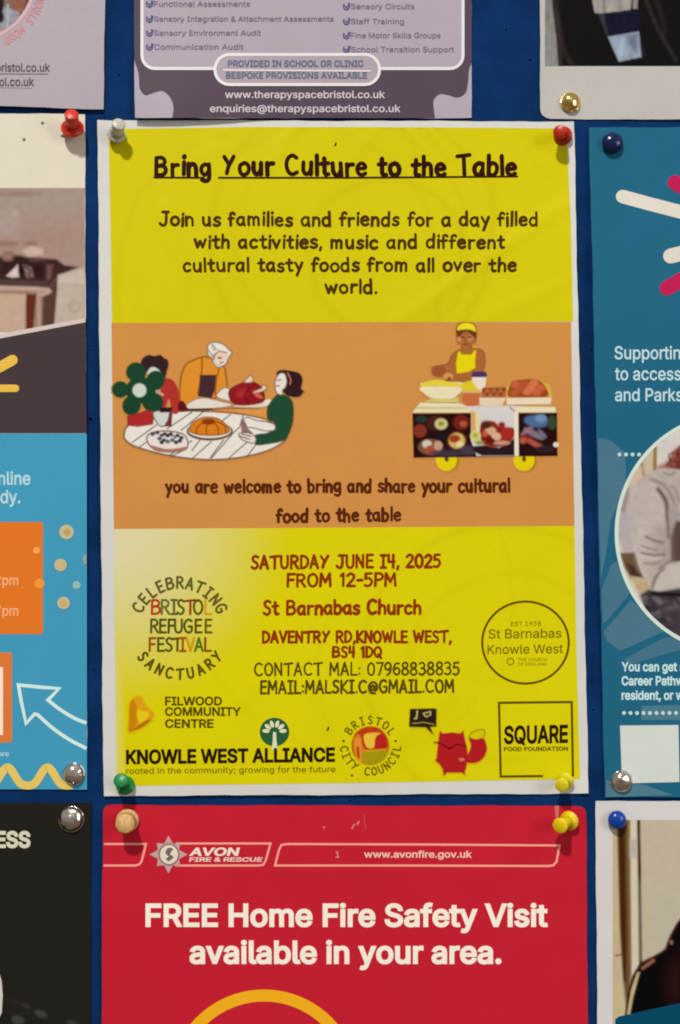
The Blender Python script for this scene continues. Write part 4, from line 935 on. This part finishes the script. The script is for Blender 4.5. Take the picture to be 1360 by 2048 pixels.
C2.line([(1020, -60), (1080, 100), (1180, 320), (1320, 560)], 6, (46, 42, 40), soft=4, smooth=True); C2.line([(1110, -60), (1180, 120), (1220, 300)], 8, (38, 34, 33), soft=5, smooth=True); C2.line([(1000, 420), (1020, 520)], 3, (40, 42, 52), soft=3)
C2.mottle(.08, 22, 5); C2.build(s, 'photograph', 'dark photograph of a suit and lanyard', 1)

# ------------------------------------------------------------------ left poster
s = Sheet('poster', 'tall left poster of cream, kitchen photograph, charcoal and sky blue bands', 'poster',
          (-800, 224), (170, 228), (174, 1579), (-800, 1577), base=0.0005, bulge=0.0003, seed=51, rgb=(216, 208, 188), step=22,
          curls=((172, 660, 90, 0.0005), (172, 900, 200, 0.0005)))
C3 = Canvas(-200, 376, 169.5, 664, 2.5, (160, 138, 128), (0, 200, 5.12)); C3.full = True
C3.poly([(-900, 900), (860, 900), (860, 1100), (-900, 1100)], (158, 142, 132), soft=20); C3.poly([(-900, 1300), (860, 1250), (860, 1700), (-900, 1700)], (160, 132, 118), soft=24, a=.8); C3.ell(170, 960, 260, 26, (140, 112, 108), soft=5, a=.8); C3.ell(160, 1170, 34, 30, (176, 160, 154), soft=6, a=.8); C3.ell(60, 1280, 110, 130, (168, 152, 148), soft=16, a=.7)
C3.poly([(-900, 1600), (180, 1600), (580, 1630), (660, 1690), (800, 1710), (660, 1780), (600, 1800), (470, 1960), (-900, 1880)], (62, 38, 36), soft=3)
C3.ell(70, 1470, 110, 22, (130, 90, 84), soft=5, a=.8); C3.ell(320, 1470, 60, 18, (120, 84, 80), soft=5, a=.7); C3.poly([(240, 1540), (320, 1500), (430, 1520), (440, 1580), (300, 1600)], (184, 158, 146), soft=4, a=.8); C3.ell(90, 1600, 60, 46, (122, 88, 80), soft=5)
C3.poly([(70, 1800), (180, 1690), (195, 1810), (120, 1815)], (184, 166, 158), soft=2.5); C3.poly([(240, 1700), (320, 1730), (340, 1810), (250, 1800)], (136, 112, 110), soft=4); C3.ell(210, 1750, 24, 60, (30, 14, 14), soft=4); C3.ell(380, 1640, 80, 20, (110, 80, 80), soft=5, a=.8); C3.poly([(470, 1690), (540, 1690), (520, 1830), (480, 1850)], (110, 78, 70), soft=4); C3.ell(410, 1740, 50, 80, (44, 24, 24), soft=8, a=.8)
C3.line([(-900, 1830), (460, 1880)], 10, (80, 60, 60), soft=4)
C3.poly([(-900, 1900), (440, 1930), (470, 2400), (-900, 2400)], (150, 118, 104), soft=2.5); C3.poly([(-900, 1950), (270, 1990), (270, 2400), (-900, 2400)], (182, 152, 132), soft=2.5); C3.poly([(268, 1985), (370, 1990), (340, 2350), (225, 2350)], (96, 44, 34), soft=2); C3.line([(395, 1960), (400, 2350)], 6, (172, 144, 130), soft=2)
C3.poly([(440, 1960), (600, 1800), (560, 2350), (430, 2350)], (84, 58, 50), soft=3); C3.poly([(600, 1800), (860, 1730), (860, 2400), (550, 2400)], (184, 168, 154), soft=2.5); C3.line([(620, 1880), (860, 1900)], 3, (166, 146, 136), soft=3)
C3.ell(765, 2115, 66, 62, (160, 142, 128), soft=3); C3.ell(768, 2105, 56, 50, (176, 160, 146), soft=3)
C3.poly([(20, 1640), (460, 1650), (440, 1840), (20, 1800)], (44, 24, 24), soft=6, a=.7)
C3.poly([(70, 1800), (180, 1690), (195, 1810), (120, 1815)], (206, 190, 182), soft=3); C3.poly([(245, 1700), (310, 1720), (330, 1800), (285, 1810)], (152, 128, 126), soft=5); C3.ell(222, 1760, 22, 50, (24, 10, 10), soft=4); C3.line([(250, 1705), (300, 1740), (300, 1800)], 4, (60, 36, 36), soft=3, smooth=True)
C3.ell(80, 1600, 60, 40, (146, 112, 102), soft=5); C3.ell(180, 1615, 50, 20, (40, 22, 22), soft=5); C3.poly([(230, 1545), (330, 1505), (435, 1525), (440, 1580), (290, 1598)], (196, 170, 156), soft=4)
C3.poly([(605, 1800), (680, 1775), (860, 1725), (860, 1890), (600, 1880)], (192, 176, 162), soft=5); C3.poly([(-900, 1965), (262, 1998), (262, 2400), (-900, 2400)], (190, 160, 140), soft=3)
C3.line([(-900, 1905), (400, 1935), (430, 1990)], 8, (186, 158, 144), soft=3, smooth=True)
C3.mottle(.025, 30, 7); C3.build(s, 'photograph', 'dim kitchen photograph', 1)
s.poly('pale_band', [(-800, 800), (-800, 820), (0, 677), (171, 644.5), (171, 636), (0, 668)], (206, 190, 184), 3)
s.poly('charcoal_band', [(-800, 825), (0, 677), (171, 644.5), (173.5, 866), (-800, 866)], (70, 59, 62), 2, label='charcoal band')
s.poly('blue_band', [(-800, 867), (173.5, 867), (174, 1579), (-800, 1577)], (68, 152, 186), 2, label='sky blue band')
YE = (226, 184, 76)
s.line('burst_stroke', [(-30, 746), (0, 734), (25, 720)], 21, YE, 3, cap=True); s.line('burst_stroke', [(-60, 776), (0, 776.5), (31, 776.5)], 15, YE, 3, cap=True)
CY = (176, 214, 224)
s.text('Sign up online', 969, 25, right=61, rgb=CY, bold=0.02, layer=3, sx=0.86); s.text('easy and ready.', 1006, 25, right=41, rgb=CY, bold=0.02, layer=3, sx=0.86)
s.poly('orange_panel', rrect(-300, 1044, 86, 1268, 5), (222, 118, 42), 3, label='orange box')
s.text('10am - 2pm', 1170, 19, right=37, rgb=(252, 170, 120), bold=0.02, layer=4, sx=0.9); s.text('3pm - 7pm', 1231, 19, right=37, rgb=(252, 170, 120), bold=0.02, layer=4, sx=0.9)
for (x, y, r, c) in ((133, 1064, 14.5, (196, 186, 140)), (134, 1064, 7, (188, 160, 104)), (121, 1130, 12.5, (200, 180, 136)), (127, 1206, 12.5, (200, 184, 144)), (127, 1206, 7, (204, 170, 110)), (73, 1101, 7, (250, 166, 88)), (79, 1167, 10, (236, 152, 58)), (153, 1170, 8, (146, 186, 176))):
    s.poly('confetti_dot', circle(x, y, r, r, 18), c, 4 + (r < 8)*.8)
s.poly('confetti_dot', [(173, 1108), (168, 1110), (165, 1118), (168, 1127), (173, 1130)], (150, 160, 166), 4)
s.poly('orange_panel', rrect(-200, 1305, 24, 1485, 4), (220, 120, 60), 3, label='orange frame round a cream label'); s.poly('cream_panel', [(-180, 1334), (6, 1334), (6, 1470), (-180, 1470)], (248, 226, 204), 4)
s.text('Scan here', 1512, 9, right=19, rgb=(150, 196, 216), bold=0.05, layer=4, sx=1.2)
s.line('arrow_outline', spline([(173, 1446), (150, 1437), (120, 1419), (96, 1400)], False, 5) + [(118, 1377), (88, 1375), (37, 1370), (42, 1400), (52, 1447), (69, 1428)] + spline([(76, 1430), (105, 1456), (140, 1480), (173, 1497)], False, 5), 7.0, (206, 232, 226), 3, label='pale outlined arrow')
wv = [(x, 1571 - 36*((1+math.cos((x-15)*2*math.pi/80.0))/2)**1.7) for x in range(-200, 146, 4)]
s.line('wavy_line', wv, 16, (226, 196, 100), 3, label='yellow wavy line')
for (x, y) in ((85, 246), (48, 279)): s.poly('speck', circle(x, y, 3.2, 3.2, 10), (110, 106, 92), 1.4)

# ------------------------------------------------------------------ right teal poster
s = Sheet('poster', 'teal careers support poster with a round photograph, at the right edge', 'poster',
          (1178, 255), (1960, 250), (1960, 1590), (1210, 1595), base=0.0006, bulge=0.0003, seed=61, rgb=(37, 99, 127), step=22, curls=((1190, 700, 320, 0.0034),))
s.poly('pale_shape', [(1196, 876), (1220, 880), (1250, 905), (1252, 960), (1240, 1000), (1222, 1040), (1212, 1110), (1202, 1160), (1197, 1000)], (74, 116, 138), .8)
s.poly('pale_shape', [(1203, 1180), (1222, 1130), (1240, 1118), (1262, 1180), (1258, 1190), (1206, 1250)], (72, 114, 136), .8)
s.poly('pale_shape', [(1207, 1264), (1262, 1200), (1330, 1262), (1240, 1302), (1214, 1282)], (76, 116, 136), .8)
s.poly('pale_shape', [(1248, 1318), (1330, 1275), (1500, 1240), (1500, 1300), (1360, 1300), (1256, 1330)], (70, 112, 134), .8)
s.poly('pale_shape', [(1283, 1412), (1420, 1408), (1420, 1440), (1283, 1440)], (76, 120, 138), .8)
s.poly('pale_shape', [(1212, 1560), (1290, 1570), (1345, 1590), (1212, 1594)], (80, 122, 140), .8)
s.line('burst_stroke', [(1245, 393), (1300, 408), (1370, 426), (1440, 445)], 27, (214, 208, 196), 1.2, cap=True, label='cream burst stroke')
s.line('burst_stroke', [(1341, 512), (1440, 488)], 30, (212, 206, 194), 1.2, cap=True, label='cream burst stroke')
s.line('burst_stroke', [(1350, 365), (1440, 420)], 30, (184, 34, 82), 1.2, cap=True, label='pink burst stroke')
s.line('burst_stroke', [(1334, 576), (1400, 538)], 30, (184, 34, 82), 1.2, cap=True, label='pink burst stroke')
LB = (186, 216, 220)
s.text('Supporting people', 718, 25, left=1229, rgb=LB, bold=0.012, layer=1.4, sx=0.86)
s.text('to access Education', 760, 25, left=1230, rgb=LB, bold=0.012, layer=1.4, sx=0.86)
s.text('and Parks training', 802, 25, left=1230, rgb=LB, bold=0.012, layer=1.4, sx=0.86)
for i in range(4): s.poly('dot', circle(1239 + i*13, 909, 4, 4, 10), (190, 214, 208), 1.4)
for i in range(14): s.poly('dot', circle(1248 + i*13, 1426, 4, 4, 10), (190, 216, 206), 1.4)
for y, t in ((1342, 'You can get support'), (1370, 'Career Pathways as a'), (1399, 'resident, or worker')): s.text(t, y, 17, left=1243, rgb=(192, 222, 222), bold=0.028, layer=1.4, sx=0.84)
s.poly('white_panel', [(1240, 1451), (1357, 1450), (1359, 1564), (1244, 1567)], (206, 212, 204), 1.4, label='blank off-white square')
C4 = Canvas(1230, 826, 1640, 1306, 2.2, (150, 150, 150), (1130, 880, 4.552)); C4.full = True
C4.poly([(-100, -400), (2400, -400), (2400, 2400), (-100, 2400)], (204, 192, 182), soft=1)
C4.poly([(840, -300), (2400, -300), (2400, 300), (840, 300)], (206, 200, 194), soft=4)
C4.poly([(440, 300), (700, 100), (820, 20), (830, 300), (700, 420), (540, 620)], (196, 182, 154), soft=4); C4.line([(690, 180), (715, 320)], 5, (150, 120, 90), soft=3); C4.poly([(805, 30), (835, 30), (835, 280), (800, 290)], (140, 112, 70), soft=2); C4.poly([(580, 300), (700, 260), (690, 360), (600, 420)], (206, 180, 160), soft=5)
C4.poly([(500, 640), (560, 440), (620, 420), (590, 640), (640, 1010), (540, 1020), (480, 900)], (178, 166, 170), soft=4); C4.line([(570, 470), (530, 640)], 5, (140, 120, 110), soft=4)
C4.poly([(500, 1030), (640, 1020), (700, 1250), (600, 1260), (540, 1160)], (104, 80, 56), soft=3); C4.poly([(560, 1120), (680, 1170), (720, 1260), (600, 1240)], (72, 50, 40), soft=4); C4.poly([(590, 1240), (740, 1260), (790, 1360), (680, 1410)], (186, 164, 128), soft=3)
C4.poly([(900, 250), (930, 200), (1000, 90), (1100, 20), (1500, -40), (1700, 150), (1600, 400), (1000, 300)], (112, 52, 46), soft=4); C4.poly([(840, 240), (930, 200), (960, 260), (850, 280)], (170, 110, 96), soft=5); C4.line([(1050, 60), (1000, 130), (990, 220)], 6, (150, 92, 84), soft=3, smooth=True); C4.ell(1350, 250, 160, 200, (206, 156, 130), soft=5)
C4.poly([(660, 380), (760, 300), (860, 262), (1000, 262), (1400, 330), (1700, 500), (1700, 1500), (1050, 1380), (860, 1370), (800, 1340), (730, 1240), (690, 1180), (640, 960), (600, 780), (590, 600)], (178, 166, 158), soft=2.5, smooth=False)
C4.poly([(640, 430), (800, 320), (880, 420), (930, 600), (940, 760), (900, 800), (700, 800), (620, 620)], (186, 174, 168), soft=14); C4.line([(790, 360), (880, 400), (940, 460), (990, 560), (1020, 700)], 6, (140, 126, 120), soft=4, smooth=True); C4.line([(850, 450), (920, 560), (935, 700), (950, 880)], 8, (92, 76, 70), soft=4, smooth=True)
C4.poly([(940, 640), (1000, 560), (1047, 700), (1000, 860), (960, 890)], (164, 152, 150), soft=4); C4.poly([(960, 880), (1010, 740), (1700, 700), (1700, 1130), (1047, 1110), (960, 1110)], (88, 70, 64), soft=4)
for q in range(9):
    C4.line([(930+q*30, 230-q*16), (960+q*34, 190-q*20), (945+q*36, 140-q*14), (990+q*34, 110-q*16)], 3, [(84, 36, 34), (146, 84, 74)][q % 2], soft=2.5, smooth=True)
C4.poly([(650, 700), (720, 760), (760, 1000), (740, 1220), (690, 1180), (640, 960)], (198, 188, 182), soft=12, a=.6); C4.poly([(860, 820), (940, 800), (945, 1100), (860, 1160)], (150, 138, 132), soft=16, a=.7)
C4.line([(700, 960), (770, 990), (830, 1000)], 3, (140, 126, 120), soft=3, smooth=True); C4.line([(720, 1120), (800, 1130), (860, 1110)], 3, (132, 118, 112), soft=3, smooth=True); C4.line([(900, 300), (960, 320), (1000, 290)], 3, (140, 128, 124), soft=2.5, smooth=True); C4.line([(960, 420), (1000, 440), (1040, 560)], 3, (140, 128, 124), soft=3, smooth=True)
C4.line([(740, 880), (820, 920), (890, 930)], 4, (118, 104, 98), soft=3, smooth=True); C4.line([(700, 1030), (800, 1050), (900, 1045)], 5, (128, 112, 104), soft=3, smooth=True); C4.line([(690, 1050), (800, 1075), (880, 1070)], 3, (196, 186, 178), soft=3, smooth=True); C4.line([(860, 1170), (940, 1110)], 4, (130, 114, 110), soft=4)
C4.line([(800, 1340), (830, 1250), (900, 1180)], 6, (110, 96, 92), soft=4, smooth=True)
C4.poly([(850, 1240), (940, 1140), (1050, 1110), (1700, 1130), (1700, 1340), (1000, 1340), (850, 1370), (810, 1340)], (190, 180, 172), soft=3, smooth=False)
C4.poly([(680, 1410), (760, 1360), (860, 1380), (1040, 1350), (1700, 1340), (1700, 2000), (900, 2000)], (66, 58, 66), soft=3)
rr = random.Random(4)
for i in range(60): C4.ell(rr.uniform(720, 1500), rr.uniform(1420, 1900), rr.uniform(20, 60), rr.uniform(8, 24), rr.choice([(96, 88, 96), (46, 40, 48), (112, 104, 110), (54, 48, 56)]), soft=3, rot=rr.uniform(0, 1.2), a=.7)
C4.line([(800, 1400), (1047, 1410)], 8, (24, 18, 22), soft=4)
C4.mottle(.03, 24, 9); C4.clipto(circle(1470, 1066, 236, 238, 90), 0); C4.build(s, 'photograph', 'round photograph of a person in a pale grey jumper', 2)
s.line('ring', circle(1470, 1066, 237, 239, 120), 7.5, (206, 220, 208), 3, closed=True, label='pale ring round the photograph')

# ------------------------------------------------------------------ black poster, bottom left
s = Sheet('poster', 'black poster in the bottom left corner with white capitals', 'poster',
          (-700, 1604), (182, 1606), (178, 2700), (-700, 2700), base=0.0005, bulge=0.0003, seed=71, rgb=(40, 38, 34), step=22)
s.text('WELLNESS', 1694, 30, right=61, rgb=(214, 210, 186), bold=0.035, layer=1.5, sx=0.93, label='white capitals')
C5 = Canvas(-150, 1985, 176, 2300, 3.0, (40, 38, 34)); C5.full = True
C5.poly([(-200, 2030), (40, 2030), (150, 2060), (180, 2400), (-200, 2400)], (37, 36, 33), soft=14)
for (x, y, rx, ry, c) in ((82, 2028, 13, 7, (66, 67, 60)), (36, 2040, 13, 9, (64, 68, 62)), (145, 2048, 12, 6, (58, 58, 52)), (52, 2012, 9, 4, (58, 56, 52)), (28, 2003, 14, 5, (50, 42, 40)), (110, 2080, 14, 8, (60, 62, 56))): C5.ell(x, y, rx, ry, c, soft=3, rot=.3)
C5.build(s, 'photograph', 'faint dark photograph', 1)
s.poly('white_panel', [(-120, 1930), (-10, 1930), (-3, 1942), (3, 1960), (5.5, 1990), (3.5, 2026), (-4, 2040), (-20, 2048), (-120, 2048)], (206, 198, 186), 1.8)

# ------------------------------------------------------------------ white bordered poster, bottom right
s = Sheet('poster', 'white bordered poster with an indoor portrait photograph in the bottom right corner', 'poster',
          (1191, 1602), (1960, 1606), (1960, 2700), (1200, 2700), base=0.0005, bulge=0.0003, seed=81, rgb=(210, 206, 203), step=22)
C6 = Canvas(1225.5, 1640, 1560, 2100, 2.2, (190, 177, 154), (1100, 1680, 5.23)); C6.full = True
C6.poly([(640, -300), (730, -300), (740, 500), (745, 900), (700, 1900), (640, 1900)], (196, 174, 136), soft=3)
C6.poly([(700, -300), (835, -300), (850, 900), (850, 1400), (800, 1800), (770, 1500), (735, 1000)], (106, 80, 50), soft=3); C6.poly([(705, -300), (780, -300), (800, 900), (795, 1700), (770, 1500), (735, 900)], (72, 40, 16), soft=3); C6.line([(830, -200), (845, 500), (850, 1300)], 6, (146, 112, 68), soft=3)
C6.poly([(838, -300), (908, -300), (925, 800), (935, 1300), (860, 1400), (850, 800)], (208, 198, 176), soft=2); C6.poly([(842, 0), (905, 0), (905, 180), (842, 180)], (176, 170, 164), soft=6)
C6.poly([(910, -300), (945, -300), (970, 1300), (930, 1330), (925, 800)], (70, 42, 30), soft=2)
C6.poly([(950, -300), (2500, -300), (2500, 1300), (975, 1280)], (190, 178, 155), soft=3); C6.poly([(1000, 500), (2500, 500), (2500, 1200), (1000, 1200)], (186, 178, 158), soft=30, a=.7)
C6.poly([(640, 1500), (760, 1500), (790, 1850), (640, 1900)], (196, 180, 136), soft=8, a=.8); C6.line([(690, 1210), (750, 1195)], 3, (110, 76, 44), soft=2)
C6.poly([(780, 1850), (815, 1600), (860, 1430), (950, 1290), (1100, 1210), (1210, 1140), (1250, 1030), (1310, 900), (1400, 760), (2500, 300), (2500, 2000), (780, 2000)], (20, 14, 13), soft=2)
C6.line([(800, 1840), (830, 1580), (880, 1420), (960, 1290), (1090, 1220), (1200, 1150), (1260, 1010), (1340, 870)], 4, (64, 22, 12), soft=2.4, smooth=True); C6.line([(970, 1340), (1080, 1260)], 5, (166, 106, 86), soft=3); C6.poly([(910, 1390), (940, 1380), (870, 1640), (835, 1830), (805, 1830), (850, 1560)], (196, 174, 128), soft=2)
C6.ell(1270, 1070, 12, 20, (160, 120, 116), soft=3); C6.ell(1300, 1500, 80, 220, (52, 32, 32), soft=20, a=.7); C6.ell(1400, 1250, 90, 90, (40, 24, 22), soft=20)
C6.build(s, 'photograph', 'indoor photograph with dark clothing', 1)
s.poly('teal_panel', [(1230, 2050), (1231, 2038), (1238, 2033), (1360, 2006), (1560, 1970), (1560, 2200), (1230, 2200)], (0, 74, 100), 2, label='dark teal slanting panel')

# ------------------------------------------------------------------ pins
def plastic(rgb, rough=0.36, trans=0.0):
    key = ('pl', rgb, rough, trans)
    if key in MC: return MC[key]
    m = bpy.data.materials.new('plastic'); m.use_nodes = True
    nt, N, L, b = nodes(m)
    c = alb(rgb)
    geo = N.new('ShaderNodeNewGeometry'); n1 = N.new('ShaderNodeTexNoise'); n1.inputs['Scale'].default_value = 300
    L.new(geo.outputs['Position'], n1.inputs['Vector'])
    mx = N.new('ShaderNodeMix'); mx.data_type = 'RGBA'; mx.inputs['A'].default_value = (*(c*0.85), 1); mx.inputs['B'].default_value = (*np.clip(c*1.12, 0, .95), 1)
    L.new(n1.outputs['Fac'], mx.inputs['Factor']); L.new(mx.outputs['Result'], b.inputs['Base Color'])
    n3 = N.new('ShaderNodeTexNoise'); n3.inputs['Scale'].default_value = 1100; n3.inputs['Detail'].default_value = 5; L.new(geo.outputs['Position'], n3.inputs['Vector'])
    bp = N.new('ShaderNodeBump'); bp.inputs['Strength'].default_value = 0.35; bp.inputs['Distance'].default_value = 0.0004
    L.new(n3.outputs['Fac'], bp.inputs['Height']); L.new(bp.outputs[0], b.inputs['Normal'])
    b.inputs['Roughness'].default_value = rough; b.inputs['Subsurface Weight'].default_value = 0.12; b.inputs['Subsurface Scale'].default_value = 0.002
    b.inputs['Subsurface Radius'].default_value = (1, .6, .4)
    if trans: b.inputs['Transmission Weight'].default_value = trans
    MC[key] = m; return m
def metal(rgb, rough=0.2):
    m = bpy.data.materials.new('metal'); m.use_nodes = True
    nt, N, L, b = nodes(m)
    b.inputs['Base Color'].default_value = (*lin(rgb), 1); b.inputs['Metallic'].default_value = 1.0; b.inputs['Roughness'].default_value = rough
    geo = N.new('ShaderNodeNewGeometry'); n1 = N.new('ShaderNodeTexNoise'); n1.inputs['Scale'].default_value = 200; n1.inputs['Detail'].default_value = 1
    n2 = N.new('ShaderNodeTexNoise'); n2.inputs['Scale'].default_value = 1500
    for n in (n1, n2): L.new(geo.outputs['Position'], n.inputs['Vector'])
    bp = N.new('ShaderNodeBump'); bp.inputs['Strength'].default_value = 0.9; bp.inputs['Distance'].default_value = 0.0016
    L.new(n1.outputs['Fac'], bp.inputs['Height']); L.new(bp.outputs[0], b.inputs['Normal'])
    mr = N.new('ShaderNodeMapRange'); mr.inputs['To Min'].default_value = rough*0.7; mr.inputs['To Max'].default_value = rough*1.6
    L.new(n2.outputs['Fac'], mr.inputs['Value']); L.new(mr.outputs[0], b.inputs['Roughness'])
    return m
def wood():
    m = bpy.data.materials.new('pale_wood'); m.use_nodes = True
    nt, N, L, b = nodes(m)
    geo = N.new('ShaderNodeNewGeometry'); mp = N.new('ShaderNodeMapping'); mp.inputs['Scale'].default_value = (900, 120, 300)
    n1 = N.new('ShaderNodeTexNoise'); n1.inputs['Scale'].default_value = 1.0; n1.inputs['Detail'].default_value = 4
    L.new(geo.outputs['Position'], mp.inputs[0]); L.new(mp.outputs[0], n1.inputs['Vector'])
    r = N.new('ShaderNodeValToRGB'); e = r.color_ramp.elements
    e[0].position = .3; e[0].color = (*alb((186, 140, 84)), 1); e[1].position = .7; e[1].color = (*alb((222, 182, 122)), 1)
    L.new(n1.outputs['Fac'], r.inputs[0]); L.new(r.outputs[0], b.inputs['Base Color']); b.inputs['Roughness'].default_value = .55
    return m
def lathe(prof, a, b_, n=28):
    """revolve (r, t) along the axis a -> b, t in metres from a"""
    a, b_ = Vector(a), Vector(b_); ax = (b_-a).normalized()
    rot = Vector((0, 0, 1)).rotation_difference(ax).to_matrix()
    bm = bmesh.new(); rings = []
    for r, t in prof:
        if r < 1e-7: rings.append([bm.verts.new(a + rot @ Vector((0, 0, t)))])
        else: rings.append([bm.verts.new(a + rot @ Vector((r*math.cos(2*math.pi*i/n), r*math.sin(2*math.pi*i/n), t))) for i in range(n)])
    for p, q in zip(rings[:-1], rings[1:]):
        for i in range(n):
            j = (i+1) % n
            if len(p) == 1 and len(q) == 1: continue
            if len(p) == 1: bm.faces.new([p[0], q[j], q[i]])
            elif len(q) == 1: bm.faces.new([p[i], p[j], q[0]])
            else: bm.faces.new([p[i], p[j], q[j], q[i]])
    bmesh.ops.recalc_face_normals(bm, faces=bm.faces)
    for f in bm.faces: f.smooth = True
    me = bpy.data.meshes.new('m'); bm.to_mesh(me); bm.free(); return me
STEEL = metal((170, 166, 160), .3)
def W3(px, h): q = P(px[0], px[1], -h); return Vector(q.tolist())
def push_pin(label, entry, flange, tip, hf, ht, R, r, mat, group='push pins', waist=0.62):
    """flange: photo centre of the wide collar at height hf, tip: photo centre of the grip's end at height ht; R, r radii in photo px"""
    e_, f_, t_ = W3(entry, 0.0), W3(flange, hf), W3(tip, ht)
    root = thing('push_pin', label, 'push pin', e_, group)
    ax = (t_-f_).normalized(); Lg = (t_-f_).length
    R *= PX*0.985; r *= PX*0.97; b1 = 0.0005
    pf = [(0, -0.0006), (R*0.55, -0.0006), (R*.9, -0.0005), (R, -0.0001), (R, 0.0006), (R*.95, 0.0010), (R*.6, 0.0014), (r*waist*1.25, 0.0020)]
    link('collar', lathe(pf + [(0, 0.0020)], f_, t_), mat, root)
    t0 = 0.0016
    pg = [(0, t0), (r*waist*1.15, t0), (r*waist, t0 + (Lg-t0)*.25), (r*(waist+.1), t0 + (Lg-t0)*.5), (r*.93, t0 + (Lg-t0)*.80), (r*.90, t0 + (Lg-t0)*.83), (r*.97, t0 + (Lg-t0)*.86), (r, Lg-b1*1.4), (r*.96, Lg-b1*.5), (r*.86, Lg), (0, Lg+0.0001)]
    link('grip', lathe(pg, f_, t_), mat, root)
    nd = (f_-e_).normalized()
    link('needle', lathe([(0, -0.004), (0.00045, -0.001), (0.00055, 0.0), (0.00055, (f_-e_).length)], e_, f_, 10), STEEL, root)
    return root
def tack(label, c, R, h, mat, tilt=(0, 0), name='drawing_pin', cat='drawing pin', group='metal drawing pins', sphere=False):
    a = W3(c, 0.0009); root = thing(name, label, cat, W3(c, 0.0), group)
    b_ = a + Vector((tilt[0], -1, tilt[1]))
    R = R*PX*0.98
    if sphere:
        pf = [(0, -0.0004), (R*.7, 0.0), (R*.93, h*.2), (R, h*.42), (R*.96, h*.62), (R*.80, h*.82), (R*.5, h*.95), (R*.2, h*.995), (0, h)]
    else:
        pf = [(0, 0.0002), (R*.95, -0.0002), (R, 0.0), (R*1.0, 0.0004), (R*.965, 0.0006), (R*.95, 0.0005)]
        for k in range(1, 9):
            t = k/8; pf.append((R*.94*math.cos(t*math.pi/2), 0.0005 + h*math.sin(t*math.pi/2)))
        pf[-1] = (0, pf[-1][1])
    link('head', lathe(pf, a, b_, 36), mat, root)
    link('needle', lathe([(0, -0.006), (0.0005, -0.003), (0.0005, 0.0)], a, b_, 8), STEEL, root)
RED = plastic((206, 48, 30)); 
push_pin('red push pin on the cream corner of the left poster, leaning upwards', (121, 274), (145, 257), (143, 228), 0.0045, 0.0125, 23.5, 14.5, RED, waist=.88)
push_pin('milky white push pin at the top left corner of the yellow poster', (222, 276), (233, 270), (238, 247), 0.003, 0.0105, 19, 14, plastic((206, 202, 186), .3, .25), waist=.85)
push_pin('dark red push pin at the top right corner of the yellow poster', (1124, 276), (1126, 272), (1119, 263), 0.0020, 0.0110, 19.5, 14, plastic((176, 38, 20)), waist=.75)
push_pin('green push pin at the bottom left corner of the yellow poster', (250, 1568), (251, 1571), (241, 1560), 0.0020, 0.0110, 19, 15, plastic((16, 128, 62)))
push_pin('pale yellow push pin at the bottom right corner of the yellow poster', (1128, 1562), (1131, 1561), (1123, 1571), 0.0020, 0.0095, 17, 14.5, plastic((214, 200, 30)))
push_pin('pale wooden push pin at the top left corner of the red leaflet', (256, 1644), (255, 1641), (250, 1648), 0.0020, 0.0115, 23, 19.5, wood(), waist=.8)
push_pin('bright yellow push pin at the top right corner of the red leaflet', (1136, 1640), (1139, 1641), (1119, 1652), 0.0022, 0.0110, 19.5, 16, plastic((226, 196, 18)))
tack('glossy mid blue round pin on the white bordered poster at bottom right', (1232, 1638), 18.8, 0.0048, plastic((14, 64, 152), .16), name='round_pin', cat='push pin', group='push pins', sphere=True)
tack('dark navy round pin in the top left corner of the teal poster', (1223, 289), 22, 0.0050, plastic((10, 30, 70), .16), name='round_pin', cat='push pin', group='push pins', sphere=True)
tack('brass drawing pin on the white poster at top right', (1141, 205), 21.5, 0.0030, metal((236, 200, 120), .18), (.1, .1))
ST = metal((214, 200, 188), .18)
tack('steel drawing pin in the bottom right corner of the left poster', (148, 1548), 23, 0.0030, ST, (-.05, 0))
tack('steel drawing pin in the top right corner of the black poster', (143, 1638), 26.5, 0.0032, ST, (-.05, .05))
tack('steel drawing pin at the bottom left of the teal poster', (1243, 1563), 23.5, 0.0030, ST, (.05, -.05))
